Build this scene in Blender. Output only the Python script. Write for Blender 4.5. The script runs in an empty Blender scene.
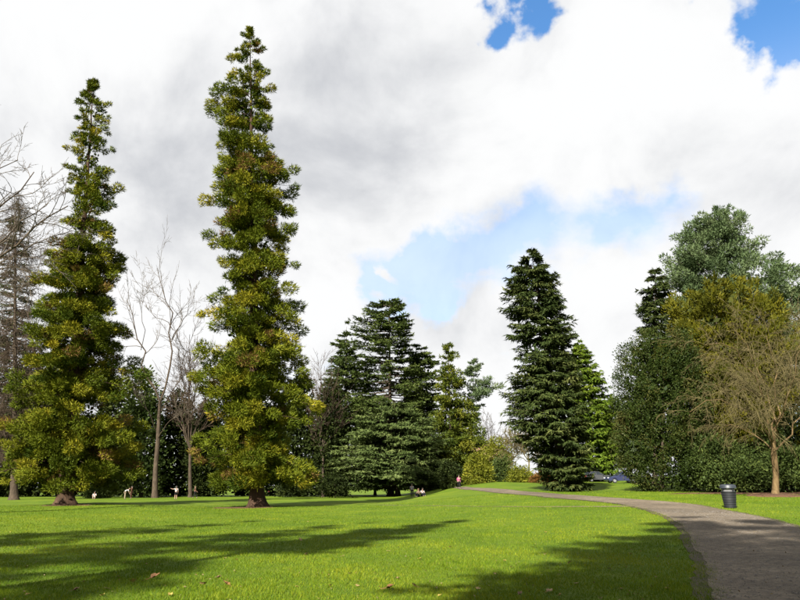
import bpy, bmesh, math
import numpy as np
from mathutils import Vector, Matrix

R = math.radians
scene = bpy.context.scene
COL = scene.collection

# ------------------------------------------------------------------ camera
F_PX, W_PX, H_PX = 650.0, 800.0, 600.0          # focal length in photograph pixels
CAM_Z = 1.6
TILT = math.atan(187.0 / F_PX)
cam_data = bpy.data.cameras.new('camera')
cam_data.sensor_width = 36.0
cam_data.lens = 36.0 * F_PX / W_PX
cam_data.clip_start = 0.1
cam_data.clip_end = 5000.0
cam = bpy.data.objects.new('camera', cam_data)
COL.objects.link(cam)
cam.location = (0, 0, CAM_Z)
cam.rotation_euler = (math.pi / 2 + TILT, 0, 0)
scene.camera = cam

# ------------------------------------------------------------------ light
SUN_ELEV = R(35.0)
SHADOW_AZ = R(24.0)                               # shadows run away from the camera, a little to the right
sun_data = bpy.data.lights.new('sun', 'SUN')
sun_data.energy = 5.0
sun_data.angle = R(0.7)
sun_data.color = (1.0, 0.945, 0.85)
sun = bpy.data.objects.new('sun', sun_data)
COL.objects.link(sun)
ldir = Vector((math.sin(SHADOW_AZ) * math.cos(SUN_ELEV), math.cos(SHADOW_AZ) * math.cos(SUN_ELEV), -math.sin(SUN_ELEV)))
sun.rotation_euler = ldir.to_track_quat('-Z', 'Y').to_euler()
sun.location = (-20, -60, 60)

vs = scene.view_settings
vs.view_transform = 'Standard'
vs.look = 'None'
vs.exposure = 1.8
vs.gamma = 1.0
vs.use_curve_mapping = False


def pix_dir(u, v):
    """world direction of the line of sight through photograph pixel (u, v)"""
    f = np.array([0, math.cos(TILT), math.sin(TILT)])
    up = np.array([0, -math.sin(TILT), math.cos(TILT)])
    d = f * F_PX + np.array([1.0, 0, 0]) * (u - W_PX / 2) + up * (H_PX / 2 - v)
    return d / np.linalg.norm(d)


# ------------------------------------------------------------------ sky
SKY_STRENGTH = 0.07
world = bpy.data.worlds.new('World')
scene.world = world
world.use_nodes = True


def build_sky():
    nt = world.node_tree
    N, L = nt.nodes, nt.links
    N.clear()

    def math_n(op, a, b=None, clamp=False):
        n = N.new('ShaderNodeMath'); n.operation = op; n.use_clamp = clamp
        for i, s in enumerate((a, b)):
            if s is None:
                continue
            if isinstance(s, (int, float)):
                n.inputs[i].default_value = s
            else:
                L.new(s, n.inputs[i])
        return n.outputs[0]

    def vmath(op, a, b=None):
        n = N.new('ShaderNodeVectorMath'); n.operation = op
        for i, s in enumerate((a, b)):
            if s is None:
                continue
            if isinstance(s, (tuple, list)):
                n.inputs[i].default_value = s
            else:
                L.new(s, n.inputs[i])
        return n

    def mapr(x, a, b, c=0.0, d=1.0, smooth=True):
        n = N.new('ShaderNodeMapRange')
        n.interpolation_type = 'SMOOTHSTEP' if smooth else 'LINEAR'
        L.new(x, n.inputs[0])
        for i, q in zip((1, 2, 3, 4), (a, b, c, d)):
            n.inputs[i].default_value = q
        return n.outputs[0]

    def noise(vec, scale, detail, rough=0.55, dist=0.0):
        n = N.new('ShaderNodeTexNoise')
        n.inputs['Scale'].default_value = scale
        n.inputs['Detail'].default_value = detail
        n.inputs['Roughness'].default_value = rough
        n.inputs['Distortion'].default_value = dist
        L.new(vec, n.inputs['Vector'])
        return n

    sky = N.new('ShaderNodeTexSky')
    sky.sky_type = 'NISHITA'
    sky.sun_disc = False
    sky.sun_elevation = SUN_ELEV
    sky.sun_rotation = math.atan2(-ldir.x, -ldir.y)
    sky.air_density = 1.0
    sky.dust_density = 0.6
    sky.ozone_density = 1.5

    tc = N.new('ShaderNodeTexCoord')
    d = tc.outputs['Generated']
    sep = N.new('ShaderNodeSeparateXYZ'); L.new(d, sep.inputs[0])
    zz = math_n('ADD', math_n('MAXIMUM', sep.outputs[2], 0.0), 0.22)
    comb = N.new('ShaderNodeCombineXYZ')
    L.new(math_n('DIVIDE', sep.outputs[0], zz), comb.inputs[0])
    L.new(math_n('DIVIDE', sep.outputs[1], zz), comb.inputs[1])
    cp = comb.outputs[0]                                   # cloud layer coordinates
    # a wobble of the direction, so that cloud edges are ragged
    wob = noise(d, 4.5, 7.0, 0.55)
    wv = vmath('SUBTRACT', wob.outputs['Color'], (0.5, 0.5, 0.5))
    wv = vmath('SCALE', wv.outputs[0]); wv.inputs['Scale'].default_value = 0.34
    dw = vmath('ADD', d, wv.outputs[0]).outputs[0]

    def blob(u, v, ru, amount):
        p = pix_dir(u, v)
        dd = vmath('DISTANCE', dw, tuple(p)).outputs['Value']
        q = math_n('DIVIDE', dd, ru / F_PX)
        e = math_n('POWER', 2.71828, math_n('MULTIPLY', math_n('MULTIPLY', q, q), -1.0))
        return math_n('MULTIPLY', e, amount)

    def total(lst):
        t = lst[0]
        for s in lst[1:]:
            t = math_n('ADD', t, s)
        return t

    n1 = noise(cp, 1.35, 9.0, 0.56, 0.25).outputs['Fac']
    n2 = noise(d, 7.0, 8.0, 0.6).outputs['Fac']
    cover = math_n('ADD', math_n('MULTIPLY', math_n('SUBTRACT', n1, 0.5), 1.4), 0.64)
    cover = math_n('ADD', cover, math_n('MULTIPLY', math_n('SUBTRACT', n2, 0.5), 0.35))
    holes = total([blob(478, 40, 28, 0.95), blob(494, 12, 26, 0.85), blob(512, 4, 18, 0.6), blob(706, 6, 34, 0.9), blob(738, 20, 40, 1.0), blob(752, 45, 30, 0.95), blob(800, 20, 34, 0.9),
                   blob(430, 262, 44, 0.46), blob(372, 300, 32, 0.48), blob(470, 248, 40, 0.26), blob(520, 235, 40, 0.18),
                   blob(600, 222, 52, 0.28), blob(655, 205, 42, 0.16), blob(124, 272, 16, 0.95), blob(500, 400, 18, 0.2)])
    fills = total([blob(300, 120, 150, 0.5), blob(120, 60, 160, 0.5), blob(600, 110, 80, 0.45), blob(650, 90, 80, 0.4), blob(420, 100, 90, 0.25),
                   blob(390, 280, 13, 0.42), blob(475, 290, 26, 0.4), blob(440, 380, 60, 0.45), blob(600, 330, 60, 0.5), blob(320, 330, 30, 0.45),
                   blob(170, 300, 60, 0.5), blob(760, 160, 60, 0.4), blob(750, 10, 10, 0.4)])
    dens = math_n('ADD', math_n('SUBTRACT', cover, holes), fills)
    alpha = math_n('MAXIMUM', mapr(dens, 0.16, 0.66), mapr(sep.outputs[2], 0.30, 0.58, 0.62, 0.0))
    # thin parts white, thick undersides grey
    thick = noise(cp, 0.8, 6.0, 0.55, 0.3).outputs['Fac']
    grey = math_n('ADD', math_n('MULTIPLY', mapr(thick, 0.40, 0.68), 0.40),
                  total([blob(200, 150, 100, 0.45), blob(330, 130, 90, 0.38), blob(150, 215, 70, 0.5), blob(330, 225, 55, 0.45), blob(400, 150, 60, 0.35), blob(60, 40, 90, -0.3),
                         blob(60, 130, 70, 0.2), blob(610, 245, 40, 0.2), blob(600, 90, 60, -0.25), blob(560, 140, 60, -0.25), blob(680, 130, 60, -0.15), blob(170, 300, 40, -0.5),
                         blob(320, 330, 40, -0.4), blob(450, 370, 60, -0.3), blob(600, 340, 60, -0.4)]))
    n3 = noise(d, 4.2, 9.0, 0.56, 0.3).outputs['Fac']
    n4 = noise(vmath('ADD', d, (-0.022, -0.012, 0.05)).outputs[0], 4.2, 9.0, 0.56, 0.3).outputs['Fac']
    grey = math_n('ADD', grey, math_n('ADD', math_n('MULTIPLY', math_n('SUBTRACT', n4, n3), 3.2), math_n('MULTIPLY', math_n('SUBTRACT', n3, 0.30), 0.8)))
    grey = mapr(grey, -0.1, 1.75, 0.0, 1.0)
    cm = N.new('ShaderNodeMix'); cm.data_type = 'RGBA'
    k = 1.0 / SKY_STRENGTH
    cm.inputs['A'].default_value = (0.286 * k, 0.287 * k, 0.288 * k, 1)
    cm.inputs['B'].default_value = (0.156 * k, 0.161 * k, 0.172 * k, 1)
    L.new(grey, cm.inputs['Factor'])
    hsv = N.new('ShaderNodeHueSaturation'); hsv.inputs['Saturation'].default_value = 1.25; hsv.inputs['Value'].default_value = 1.15
    L.new(sky.outputs[0], hsv.inputs['Color'])
    mx = N.new('ShaderNodeMix'); mx.data_type = 'RGBA'
    L.new(alpha, mx.inputs['Factor'])
    L.new(hsv.outputs[0], mx.inputs['A'])
    L.new(cm.outputs['Result'], mx.inputs['B'])
    bg = N.new('ShaderNodeBackground')
    bg.inputs['Strength'].default_value = SKY_STRENGTH
    L.new(mx.outputs['Result'], bg.inputs['Color'])
    out = N.new('ShaderNodeOutputWorld')
    L.new(bg.outputs[0], out.inputs['Surface'])


build_sky()
world.cycles.sampling_method = 'MANUAL'
world.cycles.sample_map_resolution = 512

# ------------------------------------------------------------------ ground shape and pixel helpers


def sstep(a, b, x):
    t = np.clip((np.asarray(x, float) - a) / (b - a), 0, 1)
    return t * t * (3 - 2 * t)


def ground_z(x, y):
    x = np.asarray(x, float); y = np.asarray(y, float)
    w = sstep(-4.0, 13.0, x - 0.03 * (y - 40.0))
    far = np.minimum(np.maximum(y - 15.0, 0.0), 130.0)
    z = 0.03 * (np.sqrt(far * far + 16.0) - 4.0) * w
    near = np.clip((y - 14) / 20, 0, 1)
    z = z + near * (0.05 * np.sin(x * 0.21 + 1.3) * np.sin(y * 0.13) + 0.03 * np.sin(x * 0.43 + y * 0.31))
    return z


def at(u, v, depth):
    d = pix_dir(u, v)
    return np.array([0, 0, CAM_Z]) + d * (depth / d[1])


def on_ground(u, v):
    d = pix_dir(u, v)
    lo = 3.0
    t = 3.0
    while t < 400:
        p = np.array([0, 0, CAM_Z]) + d * t
        if p[2] < ground_z(p[0], p[1]):
            break
        lo = t
        t += 0.5
    hi = t
    for _ in range(25):
        m = 0.5 * (lo + hi)
        p = np.array([0, 0, CAM_Z]) + d * m
        if p[2] < ground_z(p[0], p[1]):
            hi = m
        else:
            lo = m
    p = np.array([0, 0, CAM_Z]) + d * hi
    p[2] = float(ground_z(p[0], p[1]))
    return p


def foot(u, depth):
    """ground point at picture column u and the given depth"""
    x = depth * (u - W_PX / 2) / F_PX
    # the tilted camera: find x so that the ground point projects to column u
    for _ in range(4):
        z = float(ground_z(x, depth)) - CAM_Z
        zc = depth * math.cos(TILT) + z * math.sin(TILT)
        x = (u - W_PX / 2) / F_PX * zc
    return np.array([x, depth, float(ground_z(x, depth))])


# ------------------------------------------------------------------ object helpers
def tag(o, label=None, cat=None, group=None, kind=None):
    if label: o['label'] = label
    if cat: o['category'] = cat
    if group: o['group'] = group
    if kind: o['kind'] = kind
    return o


def empty(name, loc=(0, 0, 0), rz=0.0):
    o = bpy.data.objects.new(name, None)
    o.empty_display_size = 0.3
    o.location = loc
    o.rotation_euler = (0, 0, rz)
    COL.objects.link(o)
    return o


def mesh_np(name, verts, faces, mat, parent=None, tone=None, smooth=False):
    """one mesh object from an (n,3) array and an (m,k) index array"""
    verts = np.ascontiguousarray(verts, dtype=np.float32).reshape(-1, 3)
    faces = np.ascontiguousarray(faces, dtype=np.int32)
    m, k = faces.shape
    me = bpy.data.meshes.new(name)
    me.vertices.add(len(verts))
    me.vertices.foreach_set('co', verts.ravel())
    me.loops.add(m * k)
    me.loops.foreach_set('vertex_index', faces.ravel())
    me.polygons.add(m)
    me.polygons.foreach_set('loop_start', np.arange(0, m * k, k, dtype=np.int32))
    try:
        me.polygons.foreach_set('loop_total', np.full(m, k, dtype=np.int32))
    except Exception:
        pass
    me.polygons.foreach_set('use_smooth', np.full(m, bool(smooth)))
    if tone is not None:
        a = me.attributes.new('tone', 'FLOAT', 'POINT')
        a.data.foreach_set('value', np.ascontiguousarray(tone, dtype=np.float32))
    me.update(calc_edges=True)
    me.validate()
    me.materials.append(mat)
    o = bpy.data.objects.new(name, me)
    COL.objects.link(o)
    if parent is not None:
        o.parent = parent
    return o


def bm_obj(name, bm, mat, parent=None, smooth=False):
    me = bpy.data.meshes.new(name)
    bmesh.ops.recalc_face_normals(bm, faces=bm.faces)
    bm.to_mesh(me)
    bm.free()
    me.materials.append(mat)
    if smooth:
        for p in me.polygons: p.use_smooth = True
    o = bpy.data.objects.new(name, me)
    COL.objects.link(o)
    if parent is not None:
        o.parent = parent
    return o


def bm_box(bm, c, s, bevel=0.0, rot=None):
    r = bmesh.ops.create_cube(bm, size=1.0)
    vs_ = r['verts']
    for v in vs_:
        v.co = Vector((v.co.x * s[0], v.co.y * s[1], v.co.z * s[2]))
    if bevel > 0:
        es = list({e for v in vs_ for e in v.link_edges})
        rr = bmesh.ops.bevel(bm, geom=es, offset=bevel, segments=2, affect='EDGES', profile=0.5)
        vs_ = list({v for f in rr['faces'] for v in f.verts} | {v for v in vs_ if v.is_valid})
    for v in vs_:
        if rot is not None:
            v.co = rot @ v.co
        v.co += Vector(c)
    return bm


def bm_lathe(bm, prof, seg=32, cx=0.0, cy=0.0):
    rings = []
    for (r, z) in prof:
        if r < 1e-5:
            rings.append([bm.verts.new((cx, cy, z))])
        else:
            rings.append([bm.verts.new((cx + r * math.cos(2 * math.pi * i / seg), cy + r * math.sin(2 * math.pi * i / seg), z)) for i in range(seg)])
    for a, b in zip(rings[:-1], rings[1:]):
        for i in range(seg):
            j = (i + 1) % seg
            if len(a) == 1 and len(b) == 1:
                continue
            if len(a) == 1:
                bm.faces.new((a[0], b[j], b[i]))
            elif len(b) == 1:
                bm.faces.new((a[i], a[j], b[0]))
            else:
                bm.faces.new((a[i], a[j], b[j], b[i]))
    return bm


# ------------------------------------------------------------------ materials
def new_mat(name):
    m = bpy.data.materials.new(name)
    m.use_nodes = True
    m.node_tree.nodes.clear()
    return m, m.node_tree.nodes, m.node_tree.links


def ramp(N, stops):
    r = N.new('ShaderNodeValToRGB')
    cr = r.color_ramp
    while len(cr.elements) > 1:
        cr.elements.remove(cr.elements[-1])
    cr.elements[0].position = stops[0][0]
    cr.elements[0].color = (*stops[0][1], 1)
    for p, c in stops[1:]:
        e = cr.elements.new(p)
        e.color = (*c, 1)
    return r


def leaf_mat(name, c0, c1, c2, trans=0.35, gloss=0.006, rough=0.6):
    """foliage: per-shoot colour from the 'tone' attribute, some light passing through"""
    m, N, L = new_mat(name)
    at_ = N.new('ShaderNodeAttribute'); at_.attribute_name = 'tone'
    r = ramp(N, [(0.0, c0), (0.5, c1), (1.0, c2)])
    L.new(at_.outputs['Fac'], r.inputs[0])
    df = N.new('ShaderNodeBsdfDiffuse'); tr = N.new('ShaderNodeBsdfTranslucent'); gl = N.new('ShaderNodeBsdfGlossy')
    gl.inputs['Roughness'].default_value = rough
    gl.inputs['Color'].default_value = (0.8, 0.85, 0.8, 1)
    L.new(r.outputs[0], df.inputs['Color'])
    hs = N.new('ShaderNodeHueSaturation'); hs.inputs['Hue'].default_value = 0.485; hs.inputs['Value'].default_value = 1.25
    L.new(r.outputs[0], hs.inputs['Color'])
    L.new(hs.outputs[0], tr.inputs['Color'])
    m1 = N.new('ShaderNodeMixShader'); m1.inputs[0].default_value = trans
    L.new(df.outputs[0], m1.inputs[1]); L.new(tr.outputs[0], m1.inputs[2])
    m2 = N.new('ShaderNodeMixShader'); m2.inputs[0].default_value = gloss
    L.new(m1.outputs[0], m2.inputs[1]); L.new(gl.outputs[0], m2.inputs[2])
    o = N.new('ShaderNodeOutputMaterial'); L.new(m2.outputs[0], o.inputs[0])
    return m


def bark_mat(name, c0, c1, c2, scale=6.0, stretch=0.15, bump=0.5):
    m, N, L = new_mat(name)
    g = N.new('ShaderNodeNewGeometry')
    mp = N.new('ShaderNodeMapping'); mp.inputs['Scale'].default_value = (1, 1, stretch)
    L.new(g.outputs['Position'], mp.inputs[0])
    n = N.new('ShaderNodeTexNoise'); n.inputs['Scale'].default_value = scale; n.inputs['Detail'].default_value = 6; n.inputs['Roughness'].default_value = 0.65
    L.new(mp.outputs[0], n.inputs['Vector'])
    n2 = N.new('ShaderNodeTexNoise'); n2.inputs['Scale'].default_value = 0.9; n2.inputs['Detail'].default_value = 4
    L.new(g.outputs['Position'], n2.inputs['Vector'])
    a = N.new('ShaderNodeMath'); a.operation = 'MULTIPLY_ADD'; a.inputs[1].default_value = 0.45; a.inputs[2].default_value = -0.22
    L.new(n2.outputs['Fac'], a.inputs[0])
    b = N.new('ShaderNodeMath'); L.new(n.outputs['Fac'], b.inputs[0]); L.new(a.outputs[0], b.inputs[1])
    r = ramp(N, [(0.28, c0), (0.5, c1), (0.72, c2)])
    L.new(b.outputs[0], r.inputs[0])
    p = N.new('ShaderNodeBsdfPrincipled'); p.inputs['Roughness'].default_value = 0.9
    p.inputs['Specular IOR Level'].default_value = 0.2
    L.new(r.outputs[0], p.inputs['Base Color'])
    bp = N.new('ShaderNodeBump'); bp.inputs['Strength'].default_value = bump; bp.inputs['Distance'].default_value = 0.06
    L.new(n.outputs['Fac'], bp.inputs['Height']); L.new(bp.outputs[0], p.inputs['Normal'])
    o = N.new('ShaderNodeOutputMaterial'); L.new(p.outputs[0], o.inputs[0])
    return m


def plain_mat(name, col, rough=0.6, metal=0.0, var=0.12, scale=8.0, coat=0.0, spec=0.5):
    m, N, L = new_mat(name)
    g = N.new('ShaderNodeTexCoord')
    n = N.new('ShaderNodeTexNoise'); n.inputs['Scale'].default_value = scale; n.inputs['Detail'].default_value = 5
    L.new(g.outputs['Object'], n.inputs['Vector'])
    c0 = tuple(max(0, c * (1 - var)) for c in col); c1 = tuple(min(1, c * (1 + var)) for c in col)
    r = ramp(N, [(0.3, c0), (0.7, c1)])
    L.new(n.outputs['Fac'], r.inputs[0])
    p = N.new('ShaderNodeBsdfPrincipled')
    p.inputs['Roughness'].default_value = rough
    p.inputs['Metallic'].default_value = metal
    p.inputs['Specular IOR Level'].default_value = spec
    p.inputs['Coat Weight'].default_value = coat
    L.new(r.outputs[0], p.inputs['Base Color'])
    o = N.new('ShaderNodeOutputMaterial'); L.new(p.outputs[0], o.inputs[0])
    return m


def lawn_mat():
    m, N, L = new_mat('lawn_turf')
    g = N.new('ShaderNodeNewGeometry')

    def nz(scale, det, rough=0.6, sc=(1, 1, 1)):
        mp = N.new('ShaderNodeMapping'); mp.inputs['Scale'].default_value = sc
        L.new(g.outputs['Position'], mp.inputs[0])
        n = N.new('ShaderNodeTexNoise'); n.inputs['Scale'].default_value = scale; n.inputs['Detail'].default_value = det; n.inputs['Roughness'].default_value = rough
        L.new(mp.outputs[0], n.inputs['Vector'])
        return n.outputs['Fac']
    big = nz(0.10, 5); mid = nz(0.7, 5); fine = nz(14.0, 6, 0.7)

    def ma(a, k, b):
        n = N.new('ShaderNodeMath'); n.operation = 'MULTIPLY_ADD'; n.inputs[1].default_value = k
        L.new(a, n.inputs[0])
        if isinstance(b, float): n.inputs[2].default_value = b
        else: L.new(b, n.inputs[2])
        return n.outputs[0]
    t = ma(big, 0.4, ma(mid, 0.4, ma(fine, 0.35, -0.08)))
    r = ramp(N, [(0.30, (0.026, 0.056, 0.002)), (0.48, (0.066, 0.108, 0.003)), (0.68, (0.122, 0.148, 0.007))])
    L.new(t, r.inputs[0])
    p = N.new('ShaderNodeBsdfPrincipled'); p.inputs['Roughness'].default_value = 0.85
    p.inputs['Specular IOR Level'].default_value = 0.15
    L.new(r.outputs[0], p.inputs['Base Color'])
    bp = N.new('ShaderNodeBump'); bp.inputs['Strength'].default_value = 0.9; bp.inputs['Distance'].default_value = 0.08
    L.new(fine, bp.inputs['Height']); L.new(bp.outputs[0], p.inputs['Normal'])
    o = N.new('ShaderNodeOutputMaterial'); L.new(p.outputs[0], o.inputs[0])
    return m


def soil_mat(name, stops, scales=(0.5, 6.0, 45.0), bump=0.6, rough=0.9):
    m, N, L = new_mat(name)
    g = N.new('ShaderNodeNewGeometry')
    outs = []
    for s in scales:
        n = N.new('ShaderNodeTexNoise'); n.inputs['Scale'].default_value = s; n.inputs['Detail'].default_value = 5; n.inputs['Roughness'].default_value = 0.65
        L.new(g.outputs['Position'], n.inputs['Vector'])
        outs.append(n.outputs['Fac'])
    a = N.new('ShaderNodeMath'); L.new(outs[0], a.inputs[0]); L.new(outs[1], a.inputs[1])
    b = N.new('ShaderNodeMath'); L.new(a.outputs[0], b.inputs[0]); L.new(outs[2], b.inputs[1])
    c = N.new('ShaderNodeMath'); c.operation = 'DIVIDE'; c.inputs[1].default_value = 3.0; L.new(b.outputs[0], c.inputs[0])
    r = ramp(N, stops)
    L.new(c.outputs[0], r.inputs[0])
    p = N.new('ShaderNodeBsdfPrincipled'); p.inputs['Roughness'].default_value = rough
    p.inputs['Specular IOR Level'].default_value = 0.25
    L.new(r.outputs[0], p.inputs['Base Color'])
    bp = N.new('ShaderNodeBump'); bp.inputs['Strength'].default_value = bump; bp.inputs['Distance'].default_value = 0.03
    L.new(outs[2], bp.inputs['Height']); L.new(bp.outputs[0], p.inputs['Normal'])
    o = N.new('ShaderNodeOutputMaterial'); L.new(p.outputs[0], o.inputs[0])
    return m


M_LAWN = lawn_mat()
M_BLADE = leaf_mat('grass_blade', (0.032, 0.072, 0.002), (0.086, 0.138, 0.004), (0.195, 0.210, 0.013), trans=0.3, gloss=0.008)
M_PATH = soil_mat('path_gravel', [(0.38, (0.036, 0.028, 0.019)), (0.5, (0.088, 0.069, 0.047)), (0.62, (0.170, 0.137, 0.095))], scales=(0.35, 5.0, 30.0))
M_TRACK = soil_mat('worn_dirt', [(0.38, (0.07, 0.07, 0.02)), (0.52, (0.115, 0.095, 0.05)), (0.66, (0.15, 0.125, 0.085))])
M_VERGE = soil_mat('trodden_soil', [(0.38, (0.022, 0.017, 0.010)), (0.52, (0.055, 0.042, 0.024)), (0.66, (0.095, 0.080, 0.045))], scales=(1.2, 8.0, 40.0))
M_MULCH = soil_mat('bark_mulch', [(0.38, (0.0300, 0.0150, 0.0084)), (0.5, (0.0720, 0.0360, 0.0180)), (0.64, (0.1320, 0.0720, 0.0360))], bump=0.9)
M_STONE = soil_mat('pebble_stone', [(0.38, (0.05, 0.043, 0.036)), (0.5, (0.11, 0.098, 0.085)), (0.62, (0.22, 0.205, 0.185))], scales=(3.0, 11.0, 40.0))
M_SEQUOIA = leaf_mat('sequoia_foliage', (0.018, 0.034, 0.003), (0.078, 0.094, 0.006), (0.215, 0.180, 0.012), trans=0.08)
M_CRYPT = leaf_mat('cryptomeria_foliage', (0.018, 0.032, 0.004), (0.054, 0.068, 0.007), (0.125, 0.118, 0.012), trans=0.10)
M_SEQUOIA_DRY = leaf_mat('sequoia_dry_shoots', (0.0750, 0.0413, 0.0150), (0.1275, 0.0750, 0.0225), (0.1950, 0.1275, 0.0450), trans=0.2)
M_FIR = leaf_mat('fir_foliage', (0.012, 0.021, 0.006), (0.032, 0.046, 0.011), (0.090, 0.098, 0.028), trans=0.12)
M_CEDAR = leaf_mat('cedar_foliage', (0.015, 0.027, 0.006), (0.040, 0.058, 0.012), (0.085, 0.104, 0.026), trans=0.12)
M_CEDAR_PALE = leaf_mat('pale_cedar_foliage', (0.022, 0.037, 0.010), (0.052, 0.074, 0.020), (0.105, 0.128, 0.040), trans=0.12)
M_DARK = leaf_mat('dark_evergreen_foliage', (0.007, 0.011, 0.003), (0.016, 0.023, 0.005), (0.040, 0.048, 0.011), trans=0.12, gloss=0.004)
M_OLIVE = leaf_mat('olive_evergreen_foliage', (0.024, 0.040, 0.010), (0.048, 0.068, 0.016), (0.09, 0.11, 0.025), trans=0.2)
M_BRIGHT = leaf_mat('bright_conifer_foliage', (0.026, 0.052, 0.005), (0.074, 0.116, 0.010), (0.155, 0.190, 0.022), trans=0.25)
M_HOLLY = leaf_mat('holly_foliage', (0.010, 0.018, 0.003), (0.024, 0.036, 0.006), (0.070, 0.056, 0.016), trans=0.10, gloss=0.008, rough=0.55)
M_PINE = leaf_mat('pine_needles', (0.0338, 0.0562, 0.0225), (0.0713, 0.1013, 0.0413), (0.1350, 0.1613, 0.0788), trans=0.2)
M_GOLD = leaf_mat('golden_yew_foliage', (0.022, 0.027, 0.003), (0.060, 0.060, 0.004), (0.118, 0.100, 0.007), trans=0.18)
M_YGREEN = leaf_mat('yellow_green_foliage', (0.0525, 0.0638, 0.0075), (0.1125, 0.1237, 0.0105), (0.2250, 0.2100, 0.0225), trans=0.35)
M_RUST = leaf_mat('rusty_foliage', (0.045, 0.022, 0.006), (0.095, 0.045, 0.010), (0.15, 0.085, 0.018), trans=0.3)
M_BARK_RED = bark_mat('sequoia_bark', (0.014, 0.008, 0.005), (0.036, 0.020, 0.011), (0.065, 0.038, 0.022), scale=7)
M_BARK_GREY = bark_mat('grey_bark', (0.018, 0.013, 0.008), (0.042, 0.030, 0.020), (0.078, 0.058, 0.038), scale=8)
M_BARK_DARK = bark_mat('dark_bark', (0.0165, 0.0121, 0.0083), (0.0385, 0.0275, 0.0182), (0.0660, 0.0495, 0.0330), scale=8)
M_BARK_TAN = bark_mat('tan_bark', (0.045, 0.029, 0.012), (0.085, 0.055, 0.023), (0.125, 0.086, 0.04), scale=8)
M_TWIG_BROWN = bark_mat('brown_twigs', (0.022, 0.015, 0.010), (0.045, 0.031, 0.020), (0.075, 0.054, 0.036), scale=3)
M_TWIG_TAN = bark_mat('tan_twigs', (0.034, 0.028, 0.010), (0.070, 0.057, 0.022), (0.115, 0.092, 0.038), scale=3)
M_TWIG_GREY = bark_mat('grey_twigs', (0.04, 0.032, 0.024), (0.07, 0.056, 0.042), (0.105, 0.088, 0.066), scale=3)

# ------------------------------------------------------------------ ground, path, track


def axis_steps(lims):
    out = []
    for a, b, s in lims:
        out += list(np.arange(a, b, s))
    out.append(lims[-1][1])
    return np.array(out)


def build_ground():
    xs = axis_steps([(-1500, -200, 100), (-200, -60, 10), (-60, -25, 2.0), (-25, 35, 0.5), (35, 70, 2.0), (70, 200, 10), (200, 1500, 100)])
    ys = axis_steps([(-400, -60, 40), (-60, 6, 3.0), (6, 60, 0.5), (60, 150, 2.0), (150, 260, 10), (260, 2600, 130)])
    X, Y = np.meshgrid(xs, ys)
    Z = ground_z(X, Y)
    V = np.stack([X, Y, Z], -1).reshape(-1, 3)
    nx, ny = len(xs), len(ys)
    i = np.arange((ny - 1) * (nx - 1))
    r, c = i // (nx - 1), i % (nx - 1)
    a = r * nx + c
    Fq = np.stack([a, a + 1, a + nx + 1, a + nx], 1)
    o = mesh_np('lawn_ground', V, Fq, M_LAWN, smooth=True)
    tag(o, kind='structure')


build_ground()


def unit(v):
    return v / (np.linalg.norm(v, axis=-1, keepdims=True) + 1e-9)


def resample(P, n):
    P = np.array(P, float)
    s = np.concatenate([[0], np.cumsum(np.linalg.norm(np.diff(P, axis=0), axis=1))])
    t = np.linspace(0, s[-1], n)
    return np.stack([np.interp(t, s, P[:, k]) for k in range(P.shape[1])], 1)


def smooth_line(P, it=3):
    P = np.array(P, float)
    for _ in range(it):
        Q = P.copy()
        Q[1:-1] = 0.25 * P[:-2] + 0.5 * P[1:-1] + 0.25 * P[2:]
        P = Q
    return P


def ribbon(name, A, B, mat, lift=0.02, across=8, crown=0.0):
    """a sheet between two world edge lines, lying on the terrain"""
    t = np.linspace(0, 1, across)
    P = A[:, None, :] * (1 - t)[None, :, None] + B[:, None, :] * t[None, :, None]
    Z = ground_z(P[..., 0], P[..., 1]) + lift + crown * np.sin(np.pi * t)[None, :]
    V = np.stack([P[..., 0], P[..., 1], Z], -1).reshape(-1, 3)
    n = len(A)
    i = np.arange((n - 1) * (across - 1))
    r, c = i // (across - 1), i % (across - 1)
    a = r * across + c
    Fq = np.stack([a, a + 1, a + across + 1, a + across], 1)
    o = mesh_np(name, V, Fq, mat, smooth=True)
    tag(o, kind='structure')
    return o


rng = np.random.default_rng(11)
lower_px = [(452, 488.0), (480, 490.8), (510, 494.0), (550, 497.6), (590, 500.8), (620, 504), (645, 509), (665, 516), (680, 526), (692, 542), (700, 560), (706, 580), (712, 602), (716, 640), (720, 760)]
upper_px = [(462, 486.6), (490, 488.6), (520, 491.0), (555, 493.8), (595, 496.6), (640, 499.8), (675, 502.6), (700, 505.4), (722, 509.5), (760, 517), (800, 528), (860, 548), (930, 590), (1000, 660), (1060, 800)]
PA = np.array([on_ground(*p)[:2] for p in lower_px])
PB = np.array([on_ground(*p)[:2] for p in upper_px])
PA = smooth_line(resample(PA, 420), 20)
PB = smooth_line(resample(PB, 420), 20)
PA += smooth_line(rng.normal(0, 0.05, PA.shape), 2) + smooth_line(rng.normal(0, 0.25, PA.shape), 60); PB += smooth_line(rng.normal(0, 0.05, PB.shape), 2) + smooth_line(rng.normal(0, 0.25, PB.shape), 60)
ribbon('gravel_path', PA, PB, M_PATH, lift=0.022, across=14)

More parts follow.
